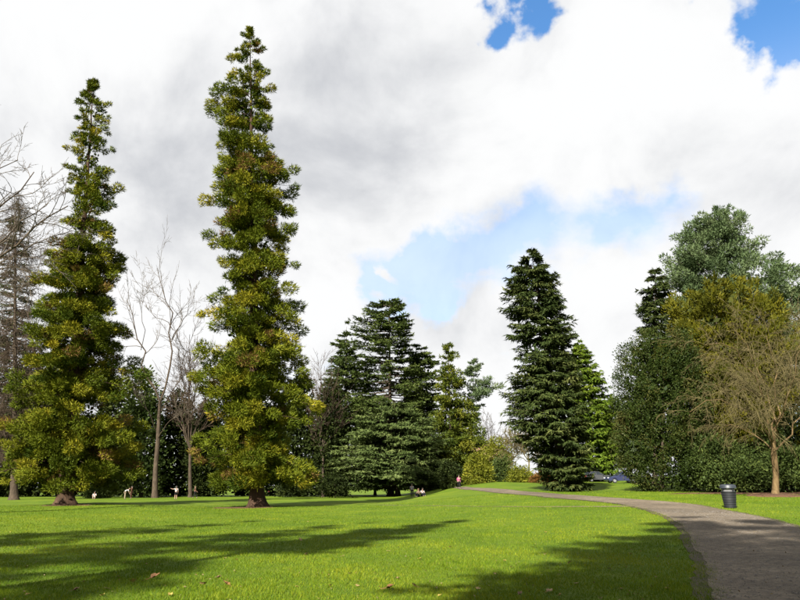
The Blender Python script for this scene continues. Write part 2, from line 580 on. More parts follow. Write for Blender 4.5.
# trodden soil along both edges of the path, half under the grass
wv_ = 0.16 + 0.10 * np.sin(np.linspace(0, 60, len(PA))) ** 2 + np.abs(smooth_line(rng.normal(0, 0.12, (len(PA), 1)), 3)[:, 0])
ctr = unit(PB - PA)
ribbon('path_verge', PA - ctr * wv_[:, None], PA + ctr * 0.10, M_VERGE, lift=0.014, across=3)
ribbon('path_verge', PB - ctr * 0.10, PB + ctr * wv_[::-1][:, None], M_VERGE, lift=0.014, across=3)
track_px = [(372, 504.6), (420, 505.8), (480, 506.6), (540, 507.0), (600, 506.8), (640, 506.3)]
TC = np.array([on_ground(*p)[:2] for p in track_px])
TC = smooth_line(resample(TC, 120), 6)
tw = 0.30 + 0.22 * np.sin(np.linspace(0, 9, 120)) ** 2 + rng.normal(0, 0.03, 120)
tw *= np.minimum(1, np.linspace(0, 1, 120) * 8 + 0.1)
TA, TB = TC.copy(), TC.copy()
TA[:, 1] -= tw; TB[:, 1] += tw
ribbon('worn_dirt_track', TA, TB, M_TRACK, lift=0.014, across=4)

# ------------------------------------------------------------------ tubes and foliage in numpy


class Tubes:
    def __init__(self):
        self.v, self.f, self.n = [], [], 0

    def add(self, pts, rad, k=6):
        pts = np.asarray(pts, float); rad = np.asarray(rad, float)
        n = len(pts)
        t = np.gradient(pts, axis=0)
        t /= np.linalg.norm(t, axis=1, keepdims=True) + 1e-9
        ref = np.array([0.0, 0, 1]) if abs(t[0, 2]) < 0.9 else np.array([1.0, 0, 0])
        a = np.cross(t, ref); a /= np.linalg.norm(a, axis=1, keepdims=True) + 1e-9
        b = np.cross(t, a)
        th = np.arange(k) * (2 * np.pi / k)
        ring = pts[:, None, :] + rad[:, None, None] * (np.cos(th)[None, :, None] * a[:, None, :] + np.sin(th)[None, :, None] * b[:, None, :])
        self.v.append(ring.reshape(-1, 3))
        i = np.arange(n - 1)[:, None] * k
        j = np.arange(k)[None, :]; j2 = (j + 1) % k
        f = np.stack([i + j, i + j2, i + k + j2, i + k + j], -1).reshape(-1, 4)
        self.f.append(f + self.n)
        self.n += n * k

    def build(self, name, mat, parent):
        if not self.v:
            return None
        return mesh_np(name, np.concatenate(self.v), np.concatenate(self.f), mat, parent, smooth=True)


def unit(v):
    return v / (np.linalg.norm(v, axis=-1, keepdims=True) + 1e-9)


def tri_cards(p, d, L, W, rg, nrm=None):
    """thin pointed leaves: base points p, directions d, faces turned towards nrm"""
    n = len(p)
    s = unit(np.cross(d, rg.normal(0, 1, (n, 3)) if nrm is None else nrm))
    V = np.empty((n, 3, 3))
    V[:, 0] = p - s * (W * 0.5)[:, None]
    V[:, 1] = p + s * (W * 0.5)[:, None]
    V[:, 2] = p + d * L[:, None]
    return V.reshape(-1, 3), np.arange(n * 3).reshape(-1, 3)


def quad_cards(p, d, L, W, rg, nrm=None):
    n = len(p)
    if nrm is None:
        s = unit(np.cross(d, rg.normal(0, 1, (n, 3))))
    else:
        s = unit(np.cross(d, nrm))
    V = np.empty((n, 4, 3))
    V[:, 0] = p
    m = p + d * (L * 0.5)[:, None]
    V[:, 1] = m + s * (W * 0.5)[:, None]
    V[:, 2] = p + d * L[:, None]
    V[:, 3] = m - s * (W * 0.5)[:, None]
    return V.reshape(-1, 3), np.arange(n * 4).reshape(-1, 4)


class Shape:
    """the crown of a tree read off its outline: (v, left u, right u) rows at one depth, or rows in metres"""

    def __init__(self, base, rows, depth=None, squash=1.0):
        self.base = np.array(base, float)
        self.sq = squash
        h, xl, xr = [], [], []
        if depth is not None:
            for v, ul, ur in rows:
                a, b = at(ul, v, depth), at(ur, v, depth)
                h.append(a[2] - self.base[2]); xl.append(a[0]); xr.append(b[0])
        else:
            for z, l, r in rows:
                h.append(z); xl.append(self.base[0] + l); xr.append(self.base[0] + r)
        o = np.argsort(h)
        self.h = np.array(h)[o]; self.xl = np.array(xl)[o]; self.xr = np.array(xr)[o]
        self.H = self.h[-1]
        self.h0 = self.h[0]
        self.topx = 0.5 * (self.xl[-1] + self.xr[-1])

    def axis(self, h):
        h = np.asarray(h, float)
        x = self.base[0] + (self.topx - self.base[0]) * np.clip(h / self.H, 0, 1.02)
        return np.stack([x, np.full_like(x, self.base[1]), self.base[2] + h], -1)

    def rad(self, h, ph):
        ax = self.axis(h)[..., 0]
        rl = np.maximum(ax - np.interp(h, self.h, self.xl), 0.15)
        rr = np.maximum(np.interp(h, self.h, self.xr) - ax, 0.15)
        c = np.cos(ph)
        w = 0.5 + 0.5 * c
        r = rl * (1 - w) + rr * w
        return r * (1 - (1 - self.sq) * np.abs(np.sin(ph)))

    def sample_h(self, n, rg, power=1.0):
        g = np.linspace(self.h0, self.H, 200)
        w = (0.5 * (self.rad(g, 0.0) + self.rad(g, np.pi)) + 0.2) ** power
        c = np.cumsum(w); c /= c[-1]
        return np.interp(rg.random(n), c, g)


def trunk_of(shape, r0, parent, mat, top=0.97, flare=1.6, name='trunk', k=12, seed=0):
    rg = np.random.default_rng(seed)
    h = np.concatenate([[-0.3, 0.0, 0.15, 0.4, 0.8, 1.4], np.linspace(2.2, shape.H * top, 16)])
    p = shape.axis(h)
    p[6:, :2] += rg.normal(0, r0 * 0.08, (len(h) - 6, 2))
    rr = r0 * (1 - h / (shape.H * top) * 0.96)
    rr = np.maximum(rr, 0.02) * (1 + (flare - 1) * np.exp(-np.maximum(h, 0) / 0.55))
    t = Tubes(); t.add(p, rr, k)
    # buttressed foot
    V = t.v[0].reshape(len(h), k, 3)
    th = np.arange(k)
    lob = 1 + 0.14 * np.sin(th * 2 * np.pi * 5 / k + seed)
    for i in range(6):
        c = p[i]
        V[i] = c + (V[i] - c) * (1 + (lob - 1) * math.exp(-max(h[i], 0) / 0.8))[:, None]
    t.v[0] = V.reshape(-1, 3)
    return t.build(name, mat, parent)


def clamp_ground(V, lift=0.05):
    g = ground_z(V[:, 0], V[:, 1]) + lift
    V[:, 2] = np.maximum(V[:, 2], g)
    return V


def inner_shade_leaves(shape, parent, mat, n, size, rg, lo=0.05, hi=0.62):
    """added leaf cards closing gaps inside a crown, toned dark to paint inner shade"""
    h = shape.sample_h(n, rg, 1.6)
    ph = rg.random(n) * 2 * np.pi
    r = shape.rad(h, ph) * (lo + (hi - lo) * np.sqrt(rg.random(n)))
    p = shape.axis(h * 0.985) + np.stack([np.cos(ph), np.sin(ph), np.zeros(n)], -1) * r[:, None]
    size = size * np.clip(shape.rad(h, ph) / 3.0, 0.3, 1.0)
    d = unit(rg.normal(0, 1, (n, 3)))
    L_ = size * rg.uniform(0.6, 1.2, n)
    V, Fc = quad_cards(p - d * (L_ * 0.5)[:, None], d, L_, L_ * 0.6, rg)
    V = clamp_ground(V, 0.1)
    mesh_np('inner_shade_foliage', V, Fc, mat, parent, np.repeat(rg.uniform(0, 0.3, n), 4))  # low tones only: the inner shade is put into the leaf colour


def tuft_crown(shape, parent, mat, nb=400, tufts=7, tris=45, size=(0.35, 0.7), leaf_l=0.3, leaf_w=0.09, rise=0.25, sag=0.0,
               inner=0.35, spread=0.35, upward=0.35, seed=1, limb_mat=None, limb_r=0.05, power=1.0, name='crown', dry=None, dry_frac=0.0, rvar=(0.62, 1.06), zones=None, clusters=3, csig=0.42, core=0, core_size=0.8, core_hi=0.6):
    """crown of rounded tufts carried on branches"""
    rg = np.random.default_rng(seed)
    h = shape.sample_h(nb, rg, power)
    nl = max(6, nb // 30)
    h[:nl] = shape.H * np.linspace(0.93, 1.0, nl)          # the leader
    ph = rg.random(nb) * 2 * np.pi
    R_ = shape.rad(h, ph) * rg.uniform(rvar[0], rvar[1], nb)
    if zones is not None:
        keep = rg.random(nb) < zones(h / shape.H, ph)
        h, ph, R_ = h[keep], ph[keep], R_[keep]
        nb = len(h)
    dh = np.stack([np.cos(ph), np.sin(ph), np.zeros(nb)], -1)
    tip = shape.axis(h); tip[:, :] += dh * R_[:, None]
    tip[:, 1] = shape.base[1] + (tip[:, 1] - shape.base[1])
    rel = rise * R_ * (0.3 + 0.7 * np.clip(h / shape.H, 0, 1)) - sag * R_ * (1 - np.clip(h / shape.H, 0, 1))
    hb = np.clip(h - rel, 0.6, shape.H)
    org = shape.axis(hb)
    # tufts along the branch
    tc_ = inner + (1 - inner) * ((np.arange(clusters)[None, :] + rg.uniform(0.2, 1.0, (nb, clusters))) / clusters)
    tc_[:, -1] = rg.uniform(0.93, 1.0, nb)
    which = rg.integers(0, clusters, (nb, tufts))
    t = np.take_along_axis(tc_, which, 1)
    bow = np.array([0, 0, 1.0])[None, None, :] * (0.18 * R_[:, None, None] * (t * (1 - t))[..., None] * (1 if rise >= 0 else -1))
    c = org[:, None, :] * (1 - t[..., None]) + tip[:, None, :] * t[..., None] + bow
    side = np.stack([-dh[:, 1], dh[:, 0], np.zeros(nb)], -1)
    offc = rg.normal(0, 1, (nb, clusters)) * (1 - 0.6 * (np.arange(clusters) == clusters - 1))[None, :]
    off = np.take_along_axis(offc, which, 1)
    c = c + side[:, None, :] * (off * spread * np.minimum(R_, 5.0)[:, None] * 0.35)[..., None]
    cs = csig * np.clip(R_ / 2.5, 0.35, 1.25)
    c = c + rg.normal(0, 1, (nb, tufts, 3)) * cs[:, None, None] * np.array([1, 1, 0.62])
    sz = rg.uniform(size[0], size[1], (nb, tufts))
    tone_b = rg.normal(0, 0.13, (nb, 1)) + rg.normal(0, 0.10, (nb, tufts)) + 0.47
    c = c.reshape(-1, 3); sz = sz.ravel(); tone_t = tone_b.ravel()
    out = np.repeat(dh[:, None, :], tufts, 1).reshape(-1, 3)
    m = len(c)
    if core:
        inner_shade_leaves(shape, parent, mat, core, core_size, rg, hi=core_hi)
    d = unit(rg.normal(0, 1, (m, tris, 3)) + out[:, None, :] * 0.55 + np.array([0, 0, upward]))
    p = c[:, None, :] + d * (sz[:, None] * rg.uniform(0.0, 0.75, (m, tris)))[..., None]
    d2 = unit(d * 0.45 + out[:, None, :] * 0.45 + np.array([0, 0, upward * 0.9]) + rg.normal(0, 0.42, (m, tris, 3)))
    nr = unit(d + out[:, None, :] * 0.3 + np.array([0, 0, 0.3])) + rg.normal(0, 0.35, (m, tris, 3))
    L_ = leaf_l * rg.uniform(0.6, 1.3, (m, tris))
    W_ = leaf_w * rg.uniform(0.7, 1.3, (m, tris))
    V, Fc = tri_cards(p.reshape(-1, 3), d2.reshape(-1, 3), L_.ravel(), W_.ravel(), rg, nr.reshape(-1, 3))
    V = clamp_ground(V)
    tone = np.clip(tone_t[:, None] + rg.normal(0, 0.13, (m, tris)), 0, 1)
    tone = np.repeat(tone.ravel(), 3)
    if dry is not None and dry_frac > 0:
        isd = np.repeat(rg.random(m) < dry_frac, tris)
        k1, k2 = ~isd, isd
        Vt = V.reshape(-1, 3, 3); Tt = tone.reshape(-1, 3)
        mesh_np(name, Vt[k1].reshape(-1, 3), np.arange(k1.sum() * 3).reshape(-1, 3), mat, parent, Tt[k1].ravel())
        mesh_np('dry_shoots', Vt[k2].reshape(-1, 3), np.arange(k2.sum() * 3).reshape(-1, 3), dry, parent, Tt[k2].ravel())
    else:
        mesh_np(name, V, Fc, mat, parent, tone)
    if limb_mat is not None:
        T = Tubes()
        tt = np.linspace(0, 1, 5)
        for i in range(nb):
            pts = org[i] * (1 - tt[:, None]) + tip[i] * tt[:, None]
            pts[:, 2] += 0.18 * R_[i] * tt * (1 - tt)
            r0 = limb_r * (0.4 + 0.25 * R_[i])
            T.add(pts, np.linspace(r0, 0.012, 5), 4)
        tag(T.build('branches', limb_mat, parent), kind='stuff')


def clump_crown(shape, parent, mat, nb=400, clusters=3, leaves=230, csize=0.6, flatten=0.72, leaf_l=0.2, leaf_w=0.085, rise=0.22, sag=0.2, inner=0.25, spread=0.9, outw=0.5, upward=0.15,
                seed=1, limb_mat=None, limb_r=0.03, power=1.2, rvar=(0.5, 1.05), dry=None, dry_frac=0.0, core=0, core_size=0.5, core_hi=0.45, name='crown', tone_leaf=0.07, tone_clump=0.13, nnoise=0.25, rref=2.5, along=0.3):
    """crown of solid leafy clumps on branches: the leaves of each clump lie over its rounded surface"""
    rg = np.random.default_rng(seed)
    h = shape.sample_h(nb, rg, power)
    nl = max(6, nb // 30)
    h[:nl] = shape.H * np.linspace(0.93, 0.995, nl)
    ph = rg.random(nb) * 2 * np.pi
    R_ = np.maximum(shape.rad(h, ph) * rg.uniform(rvar[0], rvar[1], nb) - csize * 0.5 * np.clip(shape.rad(h, ph) / rref, 0.3, 1), 0.05)
    dh = np.stack([np.cos(ph), np.sin(ph), np.zeros(nb)], -1)
    side = np.stack([-dh[:, 1], dh[:, 0], np.zeros(nb)], -1)
    tip = shape.axis(h) + dh * R_[:, None]
    hr = np.clip(h / shape.H, 0, 1)
    org = shape.axis(np.clip(h - rise * R_ * (0.3 + 0.7 * hr) + sag * R_ * (1 - hr), 0.6, shape.H))
    if core:
        inner_shade_leaves(shape, parent, mat, core, core_size, rg, hi=core_hi)
    t = inner + (1 - inner) * (np.arange(clusters)[None, :] + rg.uniform(0.3, 1.0, (nb, clusters))) / clusters
    t[:, -1] = 1.0
    c = org[:, None, :] * (1 - t[..., None]) + tip[:, None, :] * t[..., None]
    c[..., 2] += 0.18 * R_[:, None] * t * (1 - t)
    off = rg.normal(0, 1, (nb, clusters)) * np.where(np.arange(clusters) == clusters - 1, 0.15, 1.0)[None, :]
    c = c + side[:, None, :] * (off * spread * 0.3 * np.minimum(R_, 5.0)[:, None])[..., None]
    cs = csize * np.clip(R_ / rref, 0.42, 1.3)[:, None] * rg.uniform(0.6, 1.25, (nb, clusters))
    c = c.reshape(-1, 3); cs = cs.ravel()
    outd = np.repeat(dh[:, None, :], clusters, 1).reshape(-1, 3)
    m = len(c)
    # few leaves on small clumps, many on large ones
    cnt = np.maximum((leaves * (cs / csize) ** 1.6).astype(int), 24)
    idx = np.repeat(np.arange(m), cnt)
    n = len(idx)
    g = unit(rg.normal(0, 1, (n, 3)))
    # knobbly clump: a few lumps of its own
    ka = rg.normal(0, 2.6, (m, 3)); kb = rg.normal(0, 2.6, (m, 3))
    knob = 1 + 0.22 * np.sin((g * ka[idx]).sum(-1) * 1.4 + idx) + 0.16 * np.sin((g * kb[idx]).sum(-1) * 2.1)
    rad = cs[idx] * knob * (0.62 + 0.38 * rg.random(n) ** 0.6)
    sc = np.array([1.0, 1.0, flatten])
    p = c[idx] + g * rad[:, None] * sc
    d = unit(g * outw + outd[idx] * along + np.array([0, 0, upward]) + rg.normal(0, 0.4, (n, 3)))
    nr = g / sc + rg.normal(0, nnoise, (n, 3)) + np.array([0, 0, 0.15])
    L_ = leaf_l * rg.uniform(0.6, 1.3, n); W_ = leaf_w * rg.uniform(0.7, 1.3, n)
    V, Fc = tri_cards(p, d, L_, W_, rg, nr)
    V = clamp_ground(V)
    tone = np.clip(0.46 + rg.normal(0, tone_clump, m)[idx] + np.repeat(rg.normal(0, 0.08, nb), clusters)[idx] + rg.normal(0, tone_leaf, n), 0, 1)
    if dry is not None and dry_frac > 0:
        isd = (rg.random(m) < dry_frac)[idx] & (rg.random(n) < 0.6)
        Vt = V.reshape(-1, 3, 3)
        mesh_np(name, Vt[~isd].reshape(-1, 3), np.arange((~isd).sum() * 3).reshape(-1, 3), mat, parent, np.repeat(tone[~isd], 3))
        mesh_np('dry_shoots', Vt[isd].reshape(-1, 3), np.arange(isd.sum() * 3).reshape(-1, 3), dry, parent, np.repeat(tone[isd], 3))
    else:
        mesh_np(name, V, Fc, mat, parent, np.repeat(tone, 3))
    if limb_mat is not None:
        T = Tubes()
        tt = np.linspace(0, 1, 4)
        for i in range(nb):
            pts = org[i] * (1 - tt[:, None]) + tip[i] * tt[:, None]
            pts[:, 2] += 0.18 * R_[i] * tt * (1 - tt)
            T.add(pts, np.linspace(limb_r * (0.4 + 0.25 * R_[i]), 0.012, 4), 3)
        tag(T.build('branches', limb_mat, parent), kind='stuff')


def bough_crown(shape, parent, mat, nb=330, shoots=9, leaves=9, leaf_l=0.30, leaf_w=0.10, slope=-0.15, curl=0.12, hang=0.35, fan=0.38, flat=1.0,
                seed=1, limb_mat=None, limb_r=0.04, power=1.0, rvar=(0.75, 1.06), name='crown', zones=None, inner=0.2, base_tone=0.45, tiers=None, core=0, core_size=0.8):
    """crown of flat boughs: each a stem with side shoots in its plane, needles hanging a little"""
    rg = np.random.default_rng(seed)
    h = shape.sample_h(nb, rg, power)
    if tiers:
        h = np.round(h / tiers) * tiers + rg.normal(0, tiers * 0.12, nb)
        h = np.clip(h, shape.h0, shape.H)
    ph = rg.random(nb) * 2 * np.pi
    if zones is not None:
        keep = rg.random(nb) < zones(h / shape.H, ph)
        h, ph = h[keep], ph[keep]
        nb = len(h)
    Rr = shape.rad(h, ph) * rg.uniform(rvar[0], rvar[1], nb)
    dh = np.stack([np.cos(ph), np.sin(ph), np.zeros(nb)], -1)
    side = np.stack([-dh[:, 1], dh[:, 0], np.zeros(nb)], -1)
    sl = slope + rg.normal(0, 0.07, nb)
    org = shape.axis(np.clip(h - sl * Rr, 0.4, shape.H + 0.1))

    if core:
        inner_shade_leaves(shape, parent, mat, core, core_size, rg)

    def stem(t):                                           # t (nb, m)
        z = (sl[:, None] * t + curl * (t ** 3 - t)) * Rr[:, None]
        p = org[:, None, :] + dh[:, None, :] * (Rr[:, None] * t)[..., None]
        p[..., 2] += z
        return p
    t = inner + (1 - inner) * (np.arange(shoots)[None, :] + rg.random((nb, shoots))) / shoots
    P = stem(t)                                            # nb, m, 3
    sg = np.array([-1.0, 1.0])
    ang = rg.uniform(0.55, 1.05, (nb, shoots, 2))
    sd = dh[:, None, None, :] * np.cos(ang)[..., None] + side[:, None, None, :] * (np.sin(ang) * sg[None, None, :])[..., None]
    sd[..., 2] += rg.normal(-0.05, 0.13, (nb, shoots, 2)) / flat
    sd = unit(sd)
    SL = fan * Rr[:, None, None] * (1.05 - 0.75 * t[..., None]) * rg.uniform(0.6, 1.2, (nb, shoots, 2)) + 0.18
    q = (np.arange(leaves) + 0.5) / leaves
    C = P[:, :, None, None, :] + sd[..., None, :] * (SL[..., None] * q[None, None, None, :])[..., None]
    C[..., 2] -= hang * 0.3 * (SL[..., None] * q ** 2)
    n = C.shape[:-1]
    d = unit(np.broadcast_to(sd[..., None, :], C.shape) + rg.normal(0, 0.45, C.shape) + np.array([0, 0, -hang]))
    L_ = leaf_l * rg.uniform(0.6, 1.35, n)
    W_ = leaf_w * rg.uniform(0.7, 1.3, n)
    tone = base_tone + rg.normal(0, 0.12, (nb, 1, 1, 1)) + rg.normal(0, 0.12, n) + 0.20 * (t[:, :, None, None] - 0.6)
    nr = dh[:, None, None, None, :] * 0.45 + np.array([0, 0, 0.8]) + rg.normal(0, 0.4, C.shape)
    V, Fc = tri_cards(C.reshape(-1, 3), d.reshape(-1, 3), L_.ravel(), W_.ravel(), rg, nr.reshape(-1, 3))
    V = clamp_ground(V)
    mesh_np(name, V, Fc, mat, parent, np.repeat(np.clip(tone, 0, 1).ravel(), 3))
    if limb_mat is not None:
        T = Tubes()
        tt = np.linspace(0, 0.9, 5)
        S = stem(np.repeat(tt[None, :], nb, 0))
        for i in range(nb):
            T.add(S[i], np.linspace(limb_r * (0.4 + 0.2 * Rr[i]), 0.01, 5), 4)
        tag(T.build('branches', limb_mat, parent), kind='stuff')


def shell_crown(shape, parent, mat, clumps=900, leaves=40, clump_r=0.45, leaf_l=0.2, leaf_w=0.11, depth=0.35, bump=0.18, up=0.2, out=0.5, seed=1, name='crown', power=1.0, quads=True, tone0=0.45, core=300, core_size=0.9, boughs=45):
    """dense rounded crown: leaf clumps through its outer part, with a lumpy outline"""
    rg = np.random.default_rng(seed)
    h = shape.sample_h(clumps, rg, power)
    ph = rg.random(clumps) * 2 * np.pi
    k = rg.uniform(1, 3, 4)
    lump = 1 + bump * (np.sin(ph * 3 + h * k[0]) * 0.5 + np.sin(ph * 5 - h * k[1] * 1.7) * 0.35 + rg.normal(0, 0.35, clumps))
    # boughs: the surface bulges at each and falls back between them
    Rm = float(np.mean(shape.rad(np.linspace(shape.h0, shape.H, 20), 0.0)))
    nbough = boughs
    bh = shape.sample_h(nbough, rg, power); bp2 = rg.random(nbough) * 2 * np.pi
    bs = 0.62 * math.sqrt(2 * math.pi * Rm * (shape.H - shape.h0) / nbough)
    da = np.abs((ph[:, None] - bp2[None] + np.pi) % (2 * np.pi) - np.pi) * Rm
    dist2 = da ** 2 + (h[:, None] - bh[None]) ** 2
    near = np.exp(-dist2 / bs ** 2).max(1)
    who = dist2.argmin(1)
    btone = rg.normal(0, 0.12, nbough)
    fr = (1 - depth * rg.random(clumps) ** 1.5) * (0.80 + 0.24 * near)
    R_ = shape.rad(h, ph) * fr * lump
    R_ = np.minimum(R_, shape.rad(h, ph) * 1.10)
    dh = np.stack([np.cos(ph), np.sin(ph), np.zeros(clumps)], -1)
    c = shape.axis(h) + dh * R_[:, None]
    c[:, 2] = np.maximum(c[:, 2], ground_z(c[:, 0], c[:, 1]) + 0.1)
    tone_c = tone0 + rg.normal(0, 0.11, clumps) + btone[who]
    if core:
        inner_shade_leaves(shape, parent, mat, core, core_size, rg, hi=0.8)
    n = (clumps, leaves)
    dn = rg.normal(0, 1, n + (3,))
    p = c[:, None, :] + dn * clump_r * rg.uniform(0.5, 1.3, clumps)[:, None, None] * 0.6
    d = unit(unit(dn) * 0.6 + dh[:, None, :] * out + np.array([0, 0, up]) + rg.normal(0, 0.5, n + (3,)))
    L_ = leaf_l * rg.uniform(0.6, 1.3, n); W_ = leaf_w * rg.uniform(0.7, 1.3, n)
    tone = np.clip(tone_c[:, None] + rg.normal(0, 0.09, n), 0, 1).ravel()
    f = quad_cards if quads else tri_cards
    nr = unit(dn) * 0.9 + dh[:, None, :] * 0.5 + np.array([0, 0, 0.3]) + rg.normal(0, 0.3, n + (3,))
    V, Fc = f(p.reshape(-1, 3), d.reshape(-1, 3), L_.ravel(), W_.ravel(), rg, nr.reshape(-1, 3))
    V = clamp_ground(V)
    mesh_np(name, V, Fc, mat, parent, np.repeat(tone, 4 if quads else 3))


def grow(T, rg, p, d, L, r, level, maxlevel, prm):
    """one branch and everything it carries; T: Tubes per level"""
    n = prm['seg'][min(level, len(prm['seg']) - 1)]
    pts = [np.array(p, float)]
    d = np.array(d, float)
    st = L / n
    for i in range(n):
        d = d + rg.normal(0, prm['wander'], 3) + np.array([0, 0, prm['tropism'][min(level, len(prm['tropism']) - 1)]]) * (i + 1) / n
        d /= np.linalg.norm(d)
        pts.append(pts[-1] + d * st)
    pts = np.array(pts)
    r1 = max(r * prm['taper'], prm['rmin'])
    rad = np.linspace(max(r, prm['rmin']), r1 if level < maxlevel else prm['rmin'] * 0.8, n + 1)
    T[min(level, len(T) - 1)].add(pts, rad, 8 if level == 0 else (6 if level == 1 else (4 if level == 2 else 3)))
    if level >= maxlevel:
        return
    kids = prm['kids'][min(level, len(prm['kids']) - 1)]
    kids = max(1, int(round(kids * rg.uniform(0.75, 1.25))))
    t0 = prm['start'][min(level, len(prm['start']) - 1)]
    for j in range(kids):
        t = t0 + (1 - t0) * (j + rg.random()) / kids
        x = t * n
        i = min(int(x), n - 1)
        q = pts[i] * (1 - (x - i)) + pts[i + 1] * (x - i)
        ax = pts[i + 1] - pts[i]; ax /= np.linalg.norm(ax)
        s = np.cross(ax, rg.normal(0, 1, 3)); s /= np.linalg.norm(s)
        a = rg.uniform(*prm['angle'])
        dd = ax * math.cos(a) + s * math.sin(a)
        rr = (r + (r1 - r) * t)
        grow(T, rg, q, dd, L * prm['ratio'] * rg.uniform(0.65, 1.15) * (1.1 - 0.45 * t), rr * prm['rratio'], level + 1, maxlevel, prm)
    if prm.get('lead', True):                             # continue the leader
        grow(T, rg, pts[-1], d, L * prm['ratio'] * 0.95, r1, level + 1, maxlevel, prm)


BARE = dict(seg=[8, 6, 5, 4, 3], wander=0.10, tropism=[0.05, 0.08, 0.04, 0.0], taper=0.55, rmin=0.012, kids=[6, 5, 4, 4], start=[0.4, 0.25, 0.2, 0.15], angle=(0.4, 0.95), ratio=0.58, rratio=0.55)


def bare_tree(name, label, loc, limbs, mat, twig_mat, prm=None, levels=3, seed=1, trunk=None, group=None, cat='tree'):
    """leafless tree: a trunk polyline with radii, limbs as (points, r0) polylines, and twigs grown from them"""
    pr = dict(BARE); pr.update(prm or {})
    rg = np.random.default_rng(seed)
    root = empty(name, loc)
    loc = np.array(loc)
    TT = Tubes()
    pts, rad = trunk
    TT.add(np.array(pts) - loc, rad, 12)
    TT.build('trunk', mat, root)
    T = [Tubes(), Tubes()]
    for (pl, r0) in limbs:
        pl = np.array(pl, float) - loc
        pl = smooth_line(resample(pl, 9), 1)
        pl[1:-1] += rg.normal(0, 0.012, (7, 3)) * np.linalg.norm(pl[-1] - pl[0])
        n = len(pl)
        rad = np.linspace(r0, max(r0 * 0.25, pr['rmin']), n)
        LT = Tubes(); LT.add(pl, rad, 7); LT.build('limb', mat, root)
        L = np.linalg.norm(pl[-1] - pl[0])
        kids = pr['kids'][0]
        for j in range(kids):
            t = pr['start'][0] + (1 - pr['start'][0]) * (j + rg.random()) / kids
            x = t * (n - 1); i = min(int(x), n - 2)
            q = pl[i] * (1 - (x - i)) + pl[i + 1] * (x - i)
            ax = unit(pl[i + 1] - pl[i])
            s = unit(np.cross(ax, rg.normal(0, 1, 3)))
            a = rg.uniform(*pr['angle'])
            sub = [T[1]] * 8
            grow(sub, rg, q, ax * math.cos(a) + s * math.sin(a), L * pr['ratio'] * rg.uniform(0.55, 1.1) * (1.1 - 0.5 * t), max(r0 * (1 - 0.7 * t) * pr['rratio'], pr['rmin']), 1, levels, pr)
    tag(T[1].build('twigs', twig_mat, root), kind='stuff')
    tag(root, label, cat, group)
    return root


def conifer_root(name, label, base, group=None, cat='tree'):
    """the thing's own Empty; parts are built in world space and hung under it"""
    root = empty(name, base)
    tag(root, label, cat, group)
    return root


def localise(root):
    """parts were meshed in world coordinates: shift them so that they sit under their root"""
    l = np.array(root.location, dtype=np.float32)
    for ch in list(bpy.data.objects):
        if ch.parent == root and ch.type == 'MESH' and not ch.get('_loc'):
            me = ch.data
            a = np.empty(len(me.vertices) * 3, dtype=np.float32)
            me.vertices.foreach_get('co', a)
            a = a.reshape(-1, 3) - l
            me.vertices.foreach_set('co', a.ravel())
            me.update()



# ------------------------------------------------------------------ the trees
SEQ2 = [(27, 247, 253), (40, 239, 262), (60, 229, 272), (80, 227, 272), (100, 211, 276), (118, 213, 274), (138, 222, 272), (150, 209, 284), (165, 206, 300), (183, 222, 299), (205, 200, 290),
        (220, 206, 290), (240, 208, 302), (260, 219, 298), (280, 214, 302), (300, 200, 302), (320, 193, 306), (340, 190, 308), (360, 196, 306), (380, 192, 314), (400, 195, 322), (420, 190, 326),
        (440, 196, 323), (460, 190, 327), (472, 196, 327), (484, 206, 320)]
SEQ1 = [(80, 90, 98), (95, 79, 108), (110, 72, 112), (125, 68, 115), (140, 57, 114), (160, 68, 116), (180, 66, 124), (200, 70, 125), (220, 66, 128), (235, 60, 128), (250, 46, 124), (270, 31, 118),
        (290, 31, 125), (305, 28, 118), (330, 25, 135), (350, 25, 148), (370, 20, 142), (400, 10, 140), (430, 1, 141), (460, -8, 140), (474, -6, 140), (487, 0, 134)]


def sequoia(base_px, rows, label, seed, r0):
    b = on_ground(*base_px)
    root = conifer_root('giant_sequoia', label, b, 'giant sequoias on the lawn')
    s = Shape(b, rows, depth=b[1], squash=0.92)
    trunk_of(s, r0, root, M_BARK_RED, seed=seed, k=16, flare=1.75)
    clump_crown(s, root, M_SEQUOIA, nb=400, clusters=3, leaves=270, csize=0.54, leaf_l=0.29, leaf_w=0.082, along=0.55, upward=0.25, tone_clump=0.17, nnoise=0.3, rise=0.22, sag=0.25, inner=0.25, spread=1.0, seed=seed, limb_mat=M_BARK_RED, power=1.15,
                rvar=(0.4, 1.03), dry=M_SEQUOIA_DRY, dry_frac=0.06, core=1600, core_size=0.5, core_hi=0.42)
    localise(root)


sequoia((257, 507), SEQ2, 'tallest narrow olive-green conifer with flared brown trunk on the lawn', 21, 0.60)
sequoia((65, 505), SEQ1, 'tall tapering olive-green conifer at the left with a short dark trunk', 22, 0.64)


